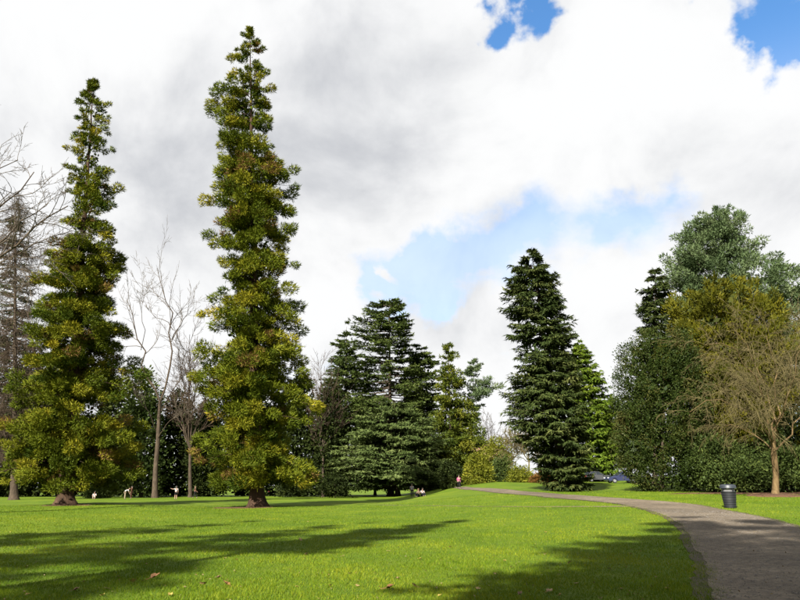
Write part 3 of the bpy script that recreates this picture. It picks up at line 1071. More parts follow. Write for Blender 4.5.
def fir():
    b = on_ground(565, 491)
    rows = [(249, 530, 533), (256, 524, 540), (263, 512, 549), (272, 506, 554), (285, 505, 560), (300, 498, 563), (320, 502, 571), (340, 506, 577), (360, 508, 581), (380, 505, 582), (400, 499, 588), (420, 499, 591),
            (440, 512, 596), (460, 530, 600), (475, 538, 600), (488, 546, 592)]
    root = conifer_root('fir_tree', 'big dark green fir with drooping layered boughs beside the path', b)
    mid = lambda q: 0.5 * (q[1] + q[2])
    s = Shape(b, [(q[0], mid(q) + (q[1] - mid(q)) * 0.95, mid(q) + (q[2] - mid(q)) * 0.95) for q in rows], depth=b[1], squash=0.95)
    trunk_of(s, 0.45, root, M_BARK_DARK, seed=5)
    bough_crown(s, root, M_FIR, nb=620, shoots=9, leaves=10, leaf_l=0.34, leaf_w=0.13, slope=-0.12, curl=0.22, hang=0.4, fan=0.40, seed=5, limb_mat=M_BARK_DARK, rvar=(0.62, 1.06), inner=0.25, core=500, core_size=0.8)
    localise(root)


fir()


def bough_thing(name, label, base, rows, mat, r0=0.3, bark=None, group=None, **kw):
    root = conifer_root(name, label, base, group)
    s = Shape(base, rows, depth=base[1], squash=kw.pop('squash', 0.9))
    trunk_of(s, r0, root, bark or M_BARK_DARK, seed=kw.get('seed', 1))
    bough_crown(s, root, mat, limb_mat=kw.pop('limb_mat', M_BARK_DARK), **kw)
    localise(root)
    return root


def tuft_thing(name, label, base, rows, mat, r0=0.3, bark=None, group=None, **kw):
    root = conifer_root(name, label, base, group)
    s = Shape(base, rows, depth=base[1], squash=kw.pop('squash', 0.9))
    trunk_of(s, r0, root, bark or M_BARK_DARK, seed=kw.get('seed', 1))
    tuft_crown(s, root, mat, limb_mat=kw.pop('limb_mat', M_BARK_DARK), **kw)
    localise(root)
    return root


def clump_thing(name, label, base, rows, mat, r0=0.3, bark=None, group=None, **kw):
    root = conifer_root(name, label, base, group)
    s = Shape(base, rows, depth=base[1], squash=kw.pop('squash', 0.9))
    trunk_of(s, r0, root, bark or M_BARK_DARK, seed=kw.get('seed', 1))
    clump_crown(s, root, mat, limb_mat=kw.pop('limb_mat', M_BARK_DARK), **kw)
    localise(root)
    return root


def shell_thing(name, label, base, rows, mat, r0=0.2, bark=None, group=None, cat='tree', **kw):
    root = conifer_root(name, label, base, group, cat)
    s = Shape(base, rows, depth=base[1], squash=kw.pop('squash', 0.85))
    trunk_of(s, r0, root, bark or M_BARK_DARK, seed=kw.get('seed', 1), top=kw.pop('trunk_top', 0.75), name='trunk' if cat == 'tree' else 'stem', k=8)
    shell_crown(s, root, mat, **kw)
    localise(root)
    return root


# --- the middle group: cedars, cypress, pine
CEDAR_D = 122.0
cb = foot(391, CEDAR_D)


def cedar_zone(hr, ph):
    """the upper crown is dense, the middle lets the bare trunk show towards the lawn"""
    front = (np.sin(ph) < -0.2)
    mid = (hr > 0.47) & (hr < 0.70)
    return np.where(mid & front, 0.45, np.where(mid, 1.0, 1.0))


bough_thing('atlas_cedar', 'flat-topped dark cedar with tiered plates and an open bare trunk', cb,
            [(294, 380, 398), (300, 373, 404), (308, 364, 409), (318, 352, 411), (328, 349, 414), (338, 352, 416), (346, 345, 413), (356, 350, 408), (370, 344, 424), (385, 340, 430), (400, 342, 432),
             (420, 345, 436), (440, 340, 440), (460, 342, 436), (478, 350, 430)],
            M_CEDAR, r0=0.55, seed=31, nb=480, shoots=9, leaves=8, leaf_l=0.56, leaf_w=0.23, slope=0.12, curl=0.12, hang=0.02, fan=0.36, flat=1.6, limb_mat=M_BARK_GREY, bark=M_BARK_GREY, limb_r=0.06,
            rvar=(0.7, 1.06), zones=cedar_zone, inner=0.28)
lb = foot(398, 112.0)
bough_thing('spreading_cedar', 'broad low cedar with wide grey-green layered boughs before the tall cedar', lb,
            [(402, 385, 402), (410, 365, 420), (420, 354, 434), (435, 344, 445), (450, 336, 450), (465, 332, 452), (478, 336, 450), (488, 345, 444)],
            M_CEDAR_PALE, r0=0.4, seed=32, nb=400, shoots=10, leaves=8, leaf_l=0.5, leaf_w=0.20, slope=-0.10, curl=0.14, hang=0.15, fan=0.40, flat=1.5, rvar=(0.5, 1.12), inner=0.3, base_tone=0.52, core=300, core_size=0.9)
bough_thing('cypress_tree', 'tapering dark green conifer left of the tall cedar', foot(345, 128.0),
            [(322, 342, 351), (332, 337, 357), (345, 331, 366), (360, 326, 374), (380, 323, 380), (420, 320, 382), (460, 318, 380), (486, 322, 374)],
            M_OLIVE, r0=0.35, seed=33, nb=420, core=300, shoots=8, leaves=7, leaf_l=0.58, leaf_w=0.23, slope=0.25, curl=-0.05, hang=0.0, fan=0.35, limb_mat=None, rvar=(0.6, 1.05))
bough_thing('cedar_tree', 'dark cedar standing between the tall cedar and the yellow-green conifer', foot(421, 128.0),
            [(345, 414, 426), (352, 407, 433), (365, 404, 440), (380, 400, 443), (400, 399, 444), (430, 398, 444), (460, 398, 444), (485, 404, 440)],
            M_CEDAR, r0=0.35, seed=34, nb=330, core=250, shoots=9, leaves=7, leaf_l=0.56, leaf_w=0.23, slope=0.05, curl=0.1, hang=0.1, fan=0.4, flat=1.4, limb_mat=M_BARK_GREY, rvar=(0.55, 1.06))
clump_thing('cryptomeria_tree', 'yellow-green tufted conifer at the right end of the cedar group', foot(452, 116.0),
            [(344, 444, 452), (352, 439, 457), (365, 435, 463), (380, 434, 468), (400, 431, 474), (420, 430, 480), (440, 429, 484), (460, 431, 485), (478, 438, 482)],
            M_CRYPT, r0=0.35, seed=35, nb=190, clusters=3, leaves=110, csize=0.8, leaf_l=0.42, leaf_w=0.20, rise=0.2, sag=0.2, rvar=(0.5, 1.08), core=400, core_size=0.8, core_hi=0.4, rref=3.5)
clump_thing('open_pine', 'grey-green pine with open limbs reaching right beside the shrub gap', foot(470, 124.0),
            [(360, 468, 480), (366, 462, 487), (376, 460, 491), (385, 460, 500), (393, 463, 496), (402, 464, 491), (412, 462, 486), (430, 462, 482), (460, 464, 480)],
            M_PINE, r0=0.28, seed=36, nb=75, clusters=3, leaves=110, csize=0.8, flatten=0.5, leaf_l=0.46, leaf_w=0.19, rise=0.4, sag=0.0, upward=0.5, rvar=(0.5, 1.08), rref=3.0)

# --- conifer behind the fir, holly, and the bank of trees on the right
bough_thing('bright_conifer', 'fresh green conical conifer just right of the dark fir', foot(594, 101.0),
            [(341, 576, 582), (352, 570, 592), (365, 568, 600), (380, 566, 607), (400, 564, 614), (425, 560, 620), (450, 558, 624), (468, 558, 626), (479, 564, 622)],
            M_BRIGHT, r0=0.3, seed=41, nb=480, core=300, shoots=7, leaves=8, leaf_l=0.46, leaf_w=0.19, slope=0.02, curl=0.2, hang=0.5, fan=0.34, rvar=(0.6, 1.06), limb_mat=None)
hb = on_ground(662, 491.5)
shell_thing('holly_tree', 'rounded dark glossy evergreen reaching the ground left of the bin', hb,
            [(331, 648, 680), (335, 636, 690), (345, 624, 697), (360, 617, 702), (385, 614, 706), (415, 614, 708), (445, 617, 710), (468, 622, 710), (482, 632, 706), (490, 645, 698)],
            M_HOLLY, seed=42, clumps=1350, leaves=46, clump_r=0.42, leaf_l=0.16, leaf_w=0.10, depth=0.30, bump=0.14, boughs=60, core=1200, core_size=0.7, squash=0.85)
clump_thing('tall_pine', 'tall pale grey-green pine topping the trees on the right', foot(716, 86.0),
            [(209, 704, 724), (216, 688, 740), (226, 674, 752), (240, 662, 764), (256, 656, 776), (270, 653, 786), (285, 654, 794), (300, 656, 800), (330, 660, 802), (370, 666, 798)],
            M_PINE, r0=0.5, seed=43, nb=200, clusters=4, leaves=125, csize=0.8, flatten=0.7, leaf_l=0.38, leaf_w=0.16, rise=0.5, sag=0.0, upward=0.5, rvar=(0.4, 1.06), core=700, core_size=0.8, core_hi=0.5, rref=4.0, bark=M_BARK_GREY, limb_mat=M_BARK_GREY, outw=0.8)
clump_thing('leaning_pine', 'grey-green pine at the right picture edge behind the golden yew', foot(790, 84.0),
            [(260, 768, 786), (268, 760, 800), (285, 754, 816), (305, 756, 826), (325, 760, 832), (350, 762, 832), (380, 766, 832)],
            M_PINE, r0=0.35, seed=44, nb=130, clusters=3, leaves=120, csize=0.8, flatten=0.7, leaf_l=0.38, leaf_w=0.16, rise=0.4, sag=0.0, upward=0.5, rvar=(0.4, 1.06), core=350, core_size=0.8, rref=4.0, outw=0.8)
bough_thing('dark_spruce', 'small dark spruce top showing left of the tall pale pine', foot(655, 78.0),
            [(268, 652, 658), (278, 644, 664), (290, 638, 670), (305, 638, 674), (325, 636, 676), (360, 632, 680), (400, 630, 684)],
            M_FIR, r0=0.28, seed=45, nb=230, core=120, shoots=8, leaves=7, leaf_l=0.42, leaf_w=0.14, slope=-0.05, curl=0.2, hang=0.3, fan=0.4, rvar=(0.6, 1.06))
clump_thing('golden_yew', 'golden olive yew with upswept sprays between the pines and the bare tree', foot(718, 64.0),
            [(280, 700, 732), (286, 686, 750), (296, 674, 766), (310, 664, 780), (330, 657, 794), (355, 653, 802), (390, 653, 806), (430, 658, 808), (470, 666, 804)],
            M_GOLD, r0=0.35, seed=46, nb=260, clusters=3, leaves=115, csize=0.62, flatten=1.15, leaf_l=0.40, leaf_w=0.15, rise=0.75, sag=0.0, upward=0.9, outw=0.6, rvar=(0.5, 1.04), inner=0.4, core=900, core_size=0.7, core_hi=0.6, rref=4.0, limb_mat=None)
# the shrub bank beneath them
SHRUB = [(712, 58.0, 438, 686, 742, 486, M_OLIVE, 'olive-green laurel bush just right of the holly'),
         (752, 60.0, 418, 722, 786, 485, M_OLIVE, 'olive-green laurel bush behind the litter bin'),
         (800, 60.0, 405, 768, 836, 486, M_DARK, 'dark laurel bush behind the trunk of the bare tree'),
         (735, 56.0, 458, 712, 764, 487, M_OLIVE, 'lowest laurel bush along the mulch right of the holly'),
         (788, 57.0, 450, 758, 820, 488, M_OLIVE, 'low laurel bush along the mulch at the right picture edge')]
for i, (u, dp, vt, ul, ur, vb, mt, lab) in enumerate(SHRUB):
    w = ur - ul
    c = 0.5 * (ul + ur)
    shell_thing('laurel_bush', lab, foot(u, dp), [(vt, c - w * .12, c + w * .12), (vt + (vb - vt) * .12, c - w * .32, c + w * .32), (vt + (vb - vt) * .35, c - w * .47, c + w * .47), (vt + (vb - vt) * .7, ul, ur), (vb, c - w * .42, c + w * .42)],
                mt, seed=50 + i, clumps=420, leaves=26, clump_r=0.42, leaf_l=0.26, leaf_w=0.13, depth=0.4, bump=0.2, group='laurel bushes along the mulch bed', cat='bush')

# --- dark wood behind the lawn on the left, each tree by itself
WOOD = [(-6, 118.0, 330, -40, 30, M_DARK, 'tallest dark evergreen of the wood at the left picture edge'),
        (30, 122.0, 345, 8, 58, M_DARK, 'tall dark evergreen behind the bare larch'),
        (8, 112.0, 408, -22, 38, M_DARK, 'dark evergreen at the left edge beneath the bare larch'),
        (60, 120.0, 392, 30, 92, M_DARK, 'dark evergreen hidden behind the left sequoia'),
        (112, 116.0, 390, 92, 138, M_DARK, 'dark evergreen right beside the left sequoia'),
        (141, 112.0, 370, 118, 168, M_OLIVE, 'rounded olive-dark evergreen behind the bare tree trunk'),
        (178, 118.0, 392, 156, 202, M_DARK, 'dark evergreen right of the bare tree trunk'),
        (208, 114.0, 402, 188, 232, M_DARK, 'dark evergreen left of the tall sequoia'),
        (255, 122.0, 398, 224, 286, M_DARK, 'dark evergreen hidden behind the tall sequoia'),
        (300, 120.0, 374, 278, 326, M_DARK, 'dark evergreen right of the tall sequoia'),
        (330, 118.0, 382, 312, 350, M_DARK, 'dark evergreen before the brown twiggy tree')]
for i, (u, dp, vt, ul, ur, mt, lab) in enumerate(WOOD):
    w = ur - ul
    c = 0.5 * (ul + ur)
    vb = 495
    H = vb - vt
    shell_thing('dark_evergreen_tree', lab, foot(u, dp),
                [(vt, c - w * .08, c + w * .08), (vt + H * .1, c - w * .24, c + w * .24), (vt + H * .3, c - w * .42, c + w * .42), (vt + H * .6, ul, ur), (vt + H * .85, c - w * .5, c + w * .5), (vb - 1, c - w * .42, c + w * .42)],
                mt, seed=70 + i, r0=0.3, core=450, core_size=1.6, clumps=460, leaves=17, clump_r=0.75, leaf_l=0.6, leaf_w=0.34, depth=0.45, bump=0.22, group='dark evergreens of the wood on the left', tone0=0.42)
for i, (u, dp, vt, ul, ur, lab) in enumerate([(375, 134.0, 415, 352, 398, 'dark evergreen in the shade behind the broad cedar'), (438, 134.0, 420, 418, 458, 'dark evergreen in the shade behind the yellow-green conifer'),
                                               (612, 112.0, 400, 596, 634, 'dark evergreen behind the parked cars'), (640, 88.0, 392, 618, 664, 'dark evergreen close behind the holly')]):
    w = ur - ul
    c = 0.5 * (ul + ur)
    vb = 488 if i < 2 else 466
    H = vb - vt
    shell_thing('dark_evergreen_tree', lab, foot(u, dp), [(vt, c - w * .08, c + w * .08), (vt + H * .15, c - w * .3, c + w * .3), (vt + H * .5, c - w * .48, c + w * .48), (vb, c - w * .46, c + w * .46)],
                M_DARK, seed=90 + i, r0=0.25, core=300, core_size=1.3, clumps=340, leaves=17, clump_r=0.65, leaf_l=0.5, leaf_w=0.28, depth=0.5, bump=0.2, group='dark evergreens behind the cedars and holly')


# --- leafless trees
def px_line(pts, depth, dz=None):
    out = []
    for i, p in enumerate(pts):
        q = at(p[0], p[1], depth + (p[2] if len(p) > 2 else 0.0))
        out.append(q)
    return np.array(out)


def px_trunk(pts, depth, base):
    q = px_line(pts, depth)
    q[0] = base
    q[0][2] -= 0.2
    return q


# tall bare tree between the two sequoias
b = on_ground(155, 498)
D = b[1]
bare_tree('bare_tree', 'tall leafless tree with brown forked limbs between the two tallest conifers', b,
          [(px_line([(160, 402), (148, 380), (141, 350), (135, 325), (127, 300)], D), 0.173),
           (px_line([(160, 402), (170, 385, 1), (173, 350, 2), (172, 320, 2), (163, 290, 3), (157, 268, 3)], D), 0.173),
           (px_line([(172, 340, 2), (180, 325, 0), (188, 312, -1), (194, 295, -2)], D), 0.086),
           (px_line([(173, 330, 2), (166, 320, 4), (152, 318, 5), (146, 295, 6)], D), 0.065),
           (px_line([(156, 430), (148, 412, -2), (138, 398, -4), (126, 385, -5)], D), 0.086),
           (px_line([(157, 440), (166, 425, -2), (178, 415, -3), (192, 405, -4)], D), 0.086),
           (px_line([(141, 350), (143, 330, -2), (140, 305, -3), (142, 275, -3)], D), 0.058),
           (px_line([(158, 420), (164, 402, 3), (180, 380, 5), (186, 350, 6)], D), 0.101)],
          M_BARK_GREY, M_TWIG_GREY, dict(kids=[8, 5, 3, 3], rmin=0.017, ratio=0.42, angle=(0.35, 0.9)), levels=3, seed=3,
          trunk=(px_trunk([(155, 498), (155, 490), (155.5, 470), (158, 440), (159, 415), (160, 400)], D, b), np.array([0.62, 0.44, 0.37, 0.33, 0.28, 0.18])))

# big leafless tree just outside the left edge, limbs reaching in
b = foot(-75, 40.0)
D = 40.0
bare_tree('bare_tree', 'leafless tree whose long pale limbs reach in from the left edge', b,
          [(px_line([(-72, 300), (-40, 285, -1), (0, 252, -2), (35, 228, -2), (68, 206, -3)], D), 0.124),
           (px_line([(-72, 300), (-35, 275, 1), (0, 243, 2), (30, 215, 2), (48, 203, 3)], D), 0.111),
           (px_line([(-70, 270), (-40, 240, -2), (0, 202, -3), (20, 192, -3), (34, 172, -3)], D), 0.111),
           (px_line([(-70, 270), (-40, 210, 2), (-10, 175, 3), (18, 160, 4)], D), 0.104),
           (px_line([(-72, 310), (-30, 290, 2), (10, 255, 3), (40, 240, 3), (72, 231, 4)], D), 0.085),
           (px_line([(-72, 290), (-40, 292, -3), (0, 262, -4), (22, 262, -4), (34, 275, -4)], D), 0.065),
           (px_line([(-75, 260), (-80, 200, 2), (-70, 140, 3), (-50, 90, 4)], D), 0.130),
           (px_line([(-75, 280), (-110, 240, 2), (-140, 180, 3), (-150, 120, 4)], D), 0.130)],
          M_BARK_GREY, M_TWIG_GREY, dict(kids=[9, 5, 4, 2], seg=[8, 5, 4, 3, 2], rmin=0.011, ratio=0.40, angle=(0.35, 1.0), wander=0.16), levels=3, seed=8,
          trunk=(px_trunk([(-75, 510), (-75, 490), (-74, 440), (-73, 380), (-72, 310), (-74, 260)], D, b), np.array([0.75, 0.55, 0.46, 0.42, 0.36, 0.22])))


def twiggy(name, label, base, D, top_v, ul, ur, n, mat, twig, seed, prm, levels=3, r0=0.25, fork_v=None, group=None):
    """a leafless crown of many fine twigs filling the outline (ul..ur, from top_v down)"""
    rg = np.random.default_rng(seed)
    bu = W_PX / 2 + F_PX * base[0] / (base[1] * math.cos(TILT) + (base[2] - CAM_Z) * math.sin(TILT))
    bv = 492.0
    fork_v = fork_v or bv - 0.25 * (bv - top_v)
    fk = at(bu, fork_v, D)
    limbs = []
    for i in range(n):
        a = (i + 0.5) / n
        u = ul + (ur - ul) * (0.12 + 0.76 * a) + rg.normal(0, 3)
        e = 1 - abs(2 * a - 1) ** 2
        v = top_v + (fork_v - top_v) * (0.12 + 0.5 * (1 - e)) + rg.uniform(0, 0.25) * (fork_v - top_v)
        dz = rg.uniform(-1, 1) * (ur - ul) / F_PX * D * 0.35
        mu, mv = bu * 0.55 + u * 0.45, fork_v * 0.45 + v * 0.55
        limbs.append((np.array([fk, at(bu * .8 + u * .2, fork_v * .75 + v * .25, D + dz * .2), at(mu, mv, D + dz * .6), at(u, v, D + dz)]), r0 * rg.uniform(0.3, 0.5)))
    tr = np.array([base + np.array([0, 0, -0.2]), base + np.array([0, 0, 0.5]), 0.5 * (base + fk), fk])
    return bare_tree(name, label, base, limbs, mat, twig, prm, levels, seed, trunk=(tr, np.array([r0 * 1.5, r0 * 1.05, r0 * 0.9, r0 * 0.6])), group=group)


# brown larch mass at the far left
lbase = foot(14, 88.0)
lroot = conifer_root('bare_larch', 'brown leafless larch behind the left sequoia at the picture edge', lbase)
ls = Shape(lbase, [(192, 12, 20), (215, 2, 30), (240, -10, 44), (280, -18, 54), (330, -24, 58), (380, -28, 58), (420, -26, 54), (460, -20, 48)], depth=88.0)
trunk_of(ls, 0.45, lroot, M_BARK_GREY, seed=4)
T = Tubes()
rgl = np.random.default_rng(44)
for i in range(380):
    h = ls.sample_h(1, rgl)[0]
    ph = rgl.random() * 2 * math.pi
    r = ls.rad(np.array([h]), np.array([ph]))[0] * rgl.uniform(0.4, 1.1)
    o = ls.axis(h)
    dh = np.array([math.cos(ph), math.sin(ph), 0])
    tt = np.linspace(0, 1, 6)
    pts = o + dh * (r * tt)[:, None] + np.array([0, 0, 1.0]) * (0.2 * r * (tt ** 2.2 - 0.7 * tt) + rgl.uniform(-0.15, 0.3) * r * tt)[:, None] + np.cumsum(rgl.normal(0, 0.04 * r, (6, 3)), axis=0)
    T.add(pts - 0, np.linspace(0.055, 0.018, 6), 3)
    for j in range(16):
        t = rgl.uniform(0.25, 1.0)
        k = t * 5; a = min(int(k), 4)
        q = pts[a] * (1 - (k - a)) + pts[a + 1] * (k - a)
        L = rgl.uniform(0.6, 2.2)
        d = unit(dh * 0.4 + rgl.normal(0, 0.6, 3) + np.array([0, 0, -0.6]))
        T.add(np.array([q, q + d * L * 0.5, q + d * L + np.array([0, 0, -0.15 * L])]), [0.022, 0.018, 0.012], 3)
tag(T.build('branches', M_TWIG_BROWN, lroot), kind='stuff')
localise(lroot)
bough_thing('narrow_spruce', 'dark spruce tip rising behind the bare larch at the left edge', foot(14, 112.0),
            [(198, 12, 17), (212, 4, 22), (230, -2, 26), (260, -8, 32), (300, -14, 38), (360, -18, 42), (430, -20, 44)], M_FIR, r0=0.35, seed=47, nb=170, shoots=7, leaves=7, leaf_l=0.5, leaf_w=0.16, slope=-0.1, curl=0.2, fan=0.4, hang=0.3, rvar=(0.6, 1.05))

DENSE = dict(kids=[8, 5, 4, 4], seg=[8, 4, 3, 2], rmin=0.022, ratio=0.50, angle=(0.3, 0.9), wander=0.14, start=[0.25, 0.15, 0.1, 0.1])
twiggy('brown_twiggy_tree', 'brown leafless tree with a fine domed crown behind the bare forked tree', foot(190, 108.0), 108.0, 318, 164, 218, 9, M_BARK_DARK, M_TWIG_BROWN, 61, DENSE, r0=0.3)
twiggy('brown_twiggy_tree', 'brown leafless tree peeping between the tall sequoia and the cedar group', foot(323, 116.0), 116.0, 352, 308, 340, 7, M_BARK_DARK, M_TWIG_BROWN, 62, dict(DENSE, kids=[7, 5, 4, 3]), r0=0.25)
twiggy('small_bare_tree', 'tiny dark leafless tree far off in the gap left of the fir', foot(489, 150.0), 150.0, 413, 476, 504, 7, M_BARK_DARK, M_BARK_DARK, 63, dict(DENSE, kids=[5, 4, 3, 3], rmin=0.03), r0=0.2)

# pale bare shrub tree in the gap, with its thin straight trunk
gb = foot(529, 96.0)
twiggy('pale_twiggy_tree', 'pale tan leafless small tree with a thin trunk left of the fir', gb, 96.0, 428, 498, 548, 11, M_TWIG_TAN, M_TWIG_TAN, 64, dict(DENSE, kids=[8, 6, 4, 4], rmin=0.02, ratio=0.5, tropism=[0.02, 0.0, -0.03]), r0=0.14, fork_v=462)
twiggy('pale_twiggy_tree', 'pale tan leafless tree behind the yellow-green shrubs in the gap', foot(512, 112.0), 112.0, 424, 488, 536, 9, M_TWIG_TAN, M_TWIG_TAN, 65, dict(DENSE, kids=[7, 5, 4, 4], rmin=0.022), r0=0.16, fork_v=460)

# arching leafless tree beside the path on the right
rb = on_ground(775, 495.5)
D = rb[1]
bare_tree('arching_bare_tree', 'leafless tan-twigged tree with arching crown on the mulch circle', rb,
          [(px_line([(772, 446), (768, 415), (760, 385, -1), (742, 355, -2), (722, 340, -3), (705, 345, -3)], D), 0.072),
           (px_line([(773, 442), (764, 425, -2), (748, 408, -3), (725, 398, -4), (704, 402, -4), (690, 412, -4)], D), 0.066),
           (px_line([(774, 440), (778, 400, 1), (775, 360, 2), (765, 330, 2)], D), 0.078),
           (px_line([(775, 446), (782, 410, -1), (792, 375, -2), (800, 345, -3), (806, 330, -3)], D), 0.072),
           (px_line([(776, 450), (792, 430, 1), (812, 405, 2), (835, 390, 3)], D), 0.072),
           (px_line([(774, 440), (770, 400, 3), (755, 360, 5), (735, 330, 6)], D), 0.066),
           (px_line([(774, 442), (780, 395, 4), (795, 350, 6), (815, 335, 7)], D), 0.066),
           (px_line([(772, 450), (757, 436, 2), (735, 425, 3), (712, 425, 4)], D), 0.054),
           (px_line([(772, 446), (768, 420, -3), (758, 395, -5), (745, 385, -6), (735, 395, -7)], D), 0.054),
           (px_line([(775, 440), (782, 412, -3), (786, 385, -5), (790, 372, -6), (800, 380, -7)], D), 0.054)],
          M_BARK_TAN, M_TWIG_TAN, dict(kids=[16, 7, 6, 4], seg=[8, 4, 3, 3], rmin=0.0100, ratio=0.44, angle=(0.35, 1.05), wander=0.20, tropism=[0.0, -0.10, -0.26, -0.40], start=[0.3, 0.2, 0.1, 0.1]), levels=3, seed=12,
          trunk=(px_trunk([(775, 496), (775.5, 490), (776, 475), (774, 455), (773, 440)], D, rb), np.array([0.36, 0.25, 0.21, 0.22, 0.14])))

# shrubs in the gap
GAP = [('yellow_shrub', 477, 96.0, 454, 464, 492, 486, M_YGREEN, 'rounded yellow-green shrub beside the walker in pink', 260),
       ('yellow_shrub', 495, 104.0, 438, 480, 514, 482, M_YGREEN, 'taller yellow-green shrub behind the walker in pink', 300),
       ('bamboo_shrub', 502, 98.0, 455, 492, 512, 483, M_OLIVE, 'narrow olive shrub right of the walker in pink', 150),
       ('rusty_shrub', 544, 86.0, 471, 532, 562, 486, M_RUST, 'low rust-orange shrub against the foot of the fir', 150),
       ('low_shrub', 520, 92.0, 468, 506, 534, 484, M_YGREEN, 'low tan-green shrub below the pale bare tree', 120)]
for i, (nm, u, dp, vt, ul, ur, vb, mt, lab, nc) in enumerate(GAP):
    w = ur - ul; c = 0.5 * (ul + ur); H = vb - vt
    shell_thing(nm, lab, foot(u, dp), [(vt, c - w * .15, c + w * .15), (vt + H * .15, c - w * .32, c + w * .32), (vt + H * .45, c - w * .48, c + w * .48), (vt + H * .8, ul, ur), (vb, c - w * .44, c + w * .44)],
                mt, seed=110 + i, r0=0.08, clumps=nc, leaves=26, clump_r=0.42, leaf_l=0.30, leaf_w=0.14, depth=0.6, bump=0.2, group='shrubs in the gap left of the fir', cat='bush')
for i, (u, dp, vt, ul, ur, vb, lab) in enumerate([(335, 104.0, 474, 318, 352, 494, 'low dark bush left of the broad cedar'), (448, 98.0, 462, 436, 464, 488, 'low dark bush at the end of the path'),
                                                  (97, 104.0, 482, 84, 112, 499, 'low olive bush in the shade right of the left sequoia'), (290, 110.0, 478, 276, 306, 495, 'low dark bush behind the tall sequoia trunk')]):
    w = ur - ul; c = 0.5 * (ul + ur); H = vb - vt
    shell_thing('dark_bush', lab, foot(u, dp), [(vt, c - w * .2, c + w * .2), (vt + H * .3, c - w * .4, c + w * .4), (vt + H * .7, ul, ur), (vb, c - w * .44, c + w * .44)],
                M_OLIVE if i == 2 else M_DARK, seed=120 + i, r0=0.08, clumps=130, leaves=26, clump_r=0.45, leaf_l=0.34, leaf_w=0.17, depth=0.6, bump=0.2, group='low bushes at the edge of the wood', cat='bush')

# --- trees standing behind the photographer: only their shadows reach the picture
BEHIND = [(-23.0, -2.0, 29.0, 3.2, 'conifer behind the camera on the far left casting the farthest streak'),
          (-18.0, -6.0, 29.0, 3.4, 'conifer behind the camera on the left, second from the far left'),
          (-27.0, -15.0, 29.0, 4.2, 'broad conifer far behind the camera on the left'),
          (-13.0, -3.0, 27.0, 2.8, 'conifer behind the camera left of the middle with a high crown'),
          (-20.0, -19.0, 30.0, 4.2, 'broad conifer farthest behind the camera'),
          (-6.0, -13.0, 30.0, 4.0, 'conifer behind the camera near the middle'),
          (-3.0, -5.0, 27.0, 3.6, 'conifer behind the camera just left of the path'),
          (2.0, -9.0, 28.0, 4.2, 'conifer behind the camera whose shadow covers the path'),
          (5.5, -3.0, 27.0, 4.2, 'conifer close behind the camera on the right'),
          (9.0, -11.0, 29.0, 4.4, 'broad conifer behind the camera right of the path'),
          (-2.5, -10.5, 30.0, 4.0, 'broad conifer behind the camera, left of the path'),
          (4.0, -16.0, 32.0, 4.6, 'tallest broad conifer far behind the camera'),
          (13.0, -4.0, 25.0, 4.0, 'conifer behind the camera at the far right whose shadow reaches the bin')]
for i, (x, y, H, r, lab) in enumerate(BEHIND):
    base = np.array([x, y, float(ground_z(x, y))])
    root = conifer_root('shade_tree', lab, base, 'trees behind the camera')
    lo = 0.62 if i == 3 else 0.22
    s = Shape(base, [(H * lo, -r, r)] + ([(H * .4, -r * 1.05, r * .95)] if lo < .4 else []) + [ (H * .65, -r * .75, r * .8), (H * .85, -r * .4, r * .42), (H, -.2, .2)])
    trunk_of(s, 0.4, root, M_BARK_DARK, seed=130 + i)
    bough_crown(s, root, M_FIR, nb=105 if x < -5 else 210, shoots=7, leaves=6, leaf_l=0.5, leaf_w=0.16, slope=0.0, curl=0.15, hang=0.1, fan=0.35, flat=2.0, tiers=2.2, seed=130 + i, limb_mat=M_BARK_DARK, rvar=(0.4, 1.1))
    localise(root)

# ------------------------------------------------------------------ mulch
def mulch_patch(name, c, rx, ry, rot, seed, lift=0.03, hump=0.05):
    rg = np.random.default_rng(seed)
    k, rings = 40, 7
    th = np.linspace(0, 2 * np.pi, k, endpoint=False)
    edge = 1 + 0.10 * np.sin(th * 3 + seed) + 0.07 * np.sin(th * 7 + 2 * seed) + rg.normal(0, 0.04, k)
    V = [[c[0], c[1], float(ground_z(c[0], c[1])) + lift + hump]]
    for j in range(1, rings + 1):
        q = j / rings
        x = rx * q * edge * np.cos(th); y = ry * q * edge * np.sin(th)
        X = c[0] + x * math.cos(rot) - y * math.sin(rot); Y = c[1] + x * math.sin(rot) + y * math.cos(rot)
        Z = ground_z(X, Y) + lift + hump * (1 - q * q) - (0.05 if j == rings else 0.0) + rg.normal(0, 0.012, k)
        V += list(np.stack([X, Y, Z], 1))
    Fc = [[0, 1 + i, 1 + (i + 1) % k, 1 + (i + 1) % k] for i in range(k)]
    bm = bmesh.new()
    vv = [bm.verts.new(v) for v in V]
    for i in range(k):
        bm.faces.new((vv[0], vv[1 + i], vv[1 + (i + 1) % k]))
    for j in range(rings - 1):
        for i in range(k):
            a = 1 + j * k; b2 = 1 + (j + 1) * k; i2 = (i + 1) % k
            bm.faces.new((vv[a + i], vv[b2 + i], vv[b2 + i2], vv[a + i2]))
    o = bm_obj(name, bm, M_MULCH, smooth=True)
    tag(o, kind='structure')


tb = on_ground(776, 496)
mulch_patch('mulch_circle', tb, 2.2, 2.0, 0.0, 3, hump=0.10)
q = foot(752, 54.5)
mulch_patch('mulch_bed', q, 6.5, 1.6, 0.05, 5)
q = on_ground(240, 508)
mulch_patch('bare_soil', q, 2.6, 1.4, 0.0, 7, hump=0.02)
q = on_ground(66, 505.5)
mulch_patch('bare_soil', q, 2.4, 1.3, 0.0, 8, hump=0.02)

# ------------------------------------------------------------------ grass
POLY = np.concatenate([PA, PB[::-1]])


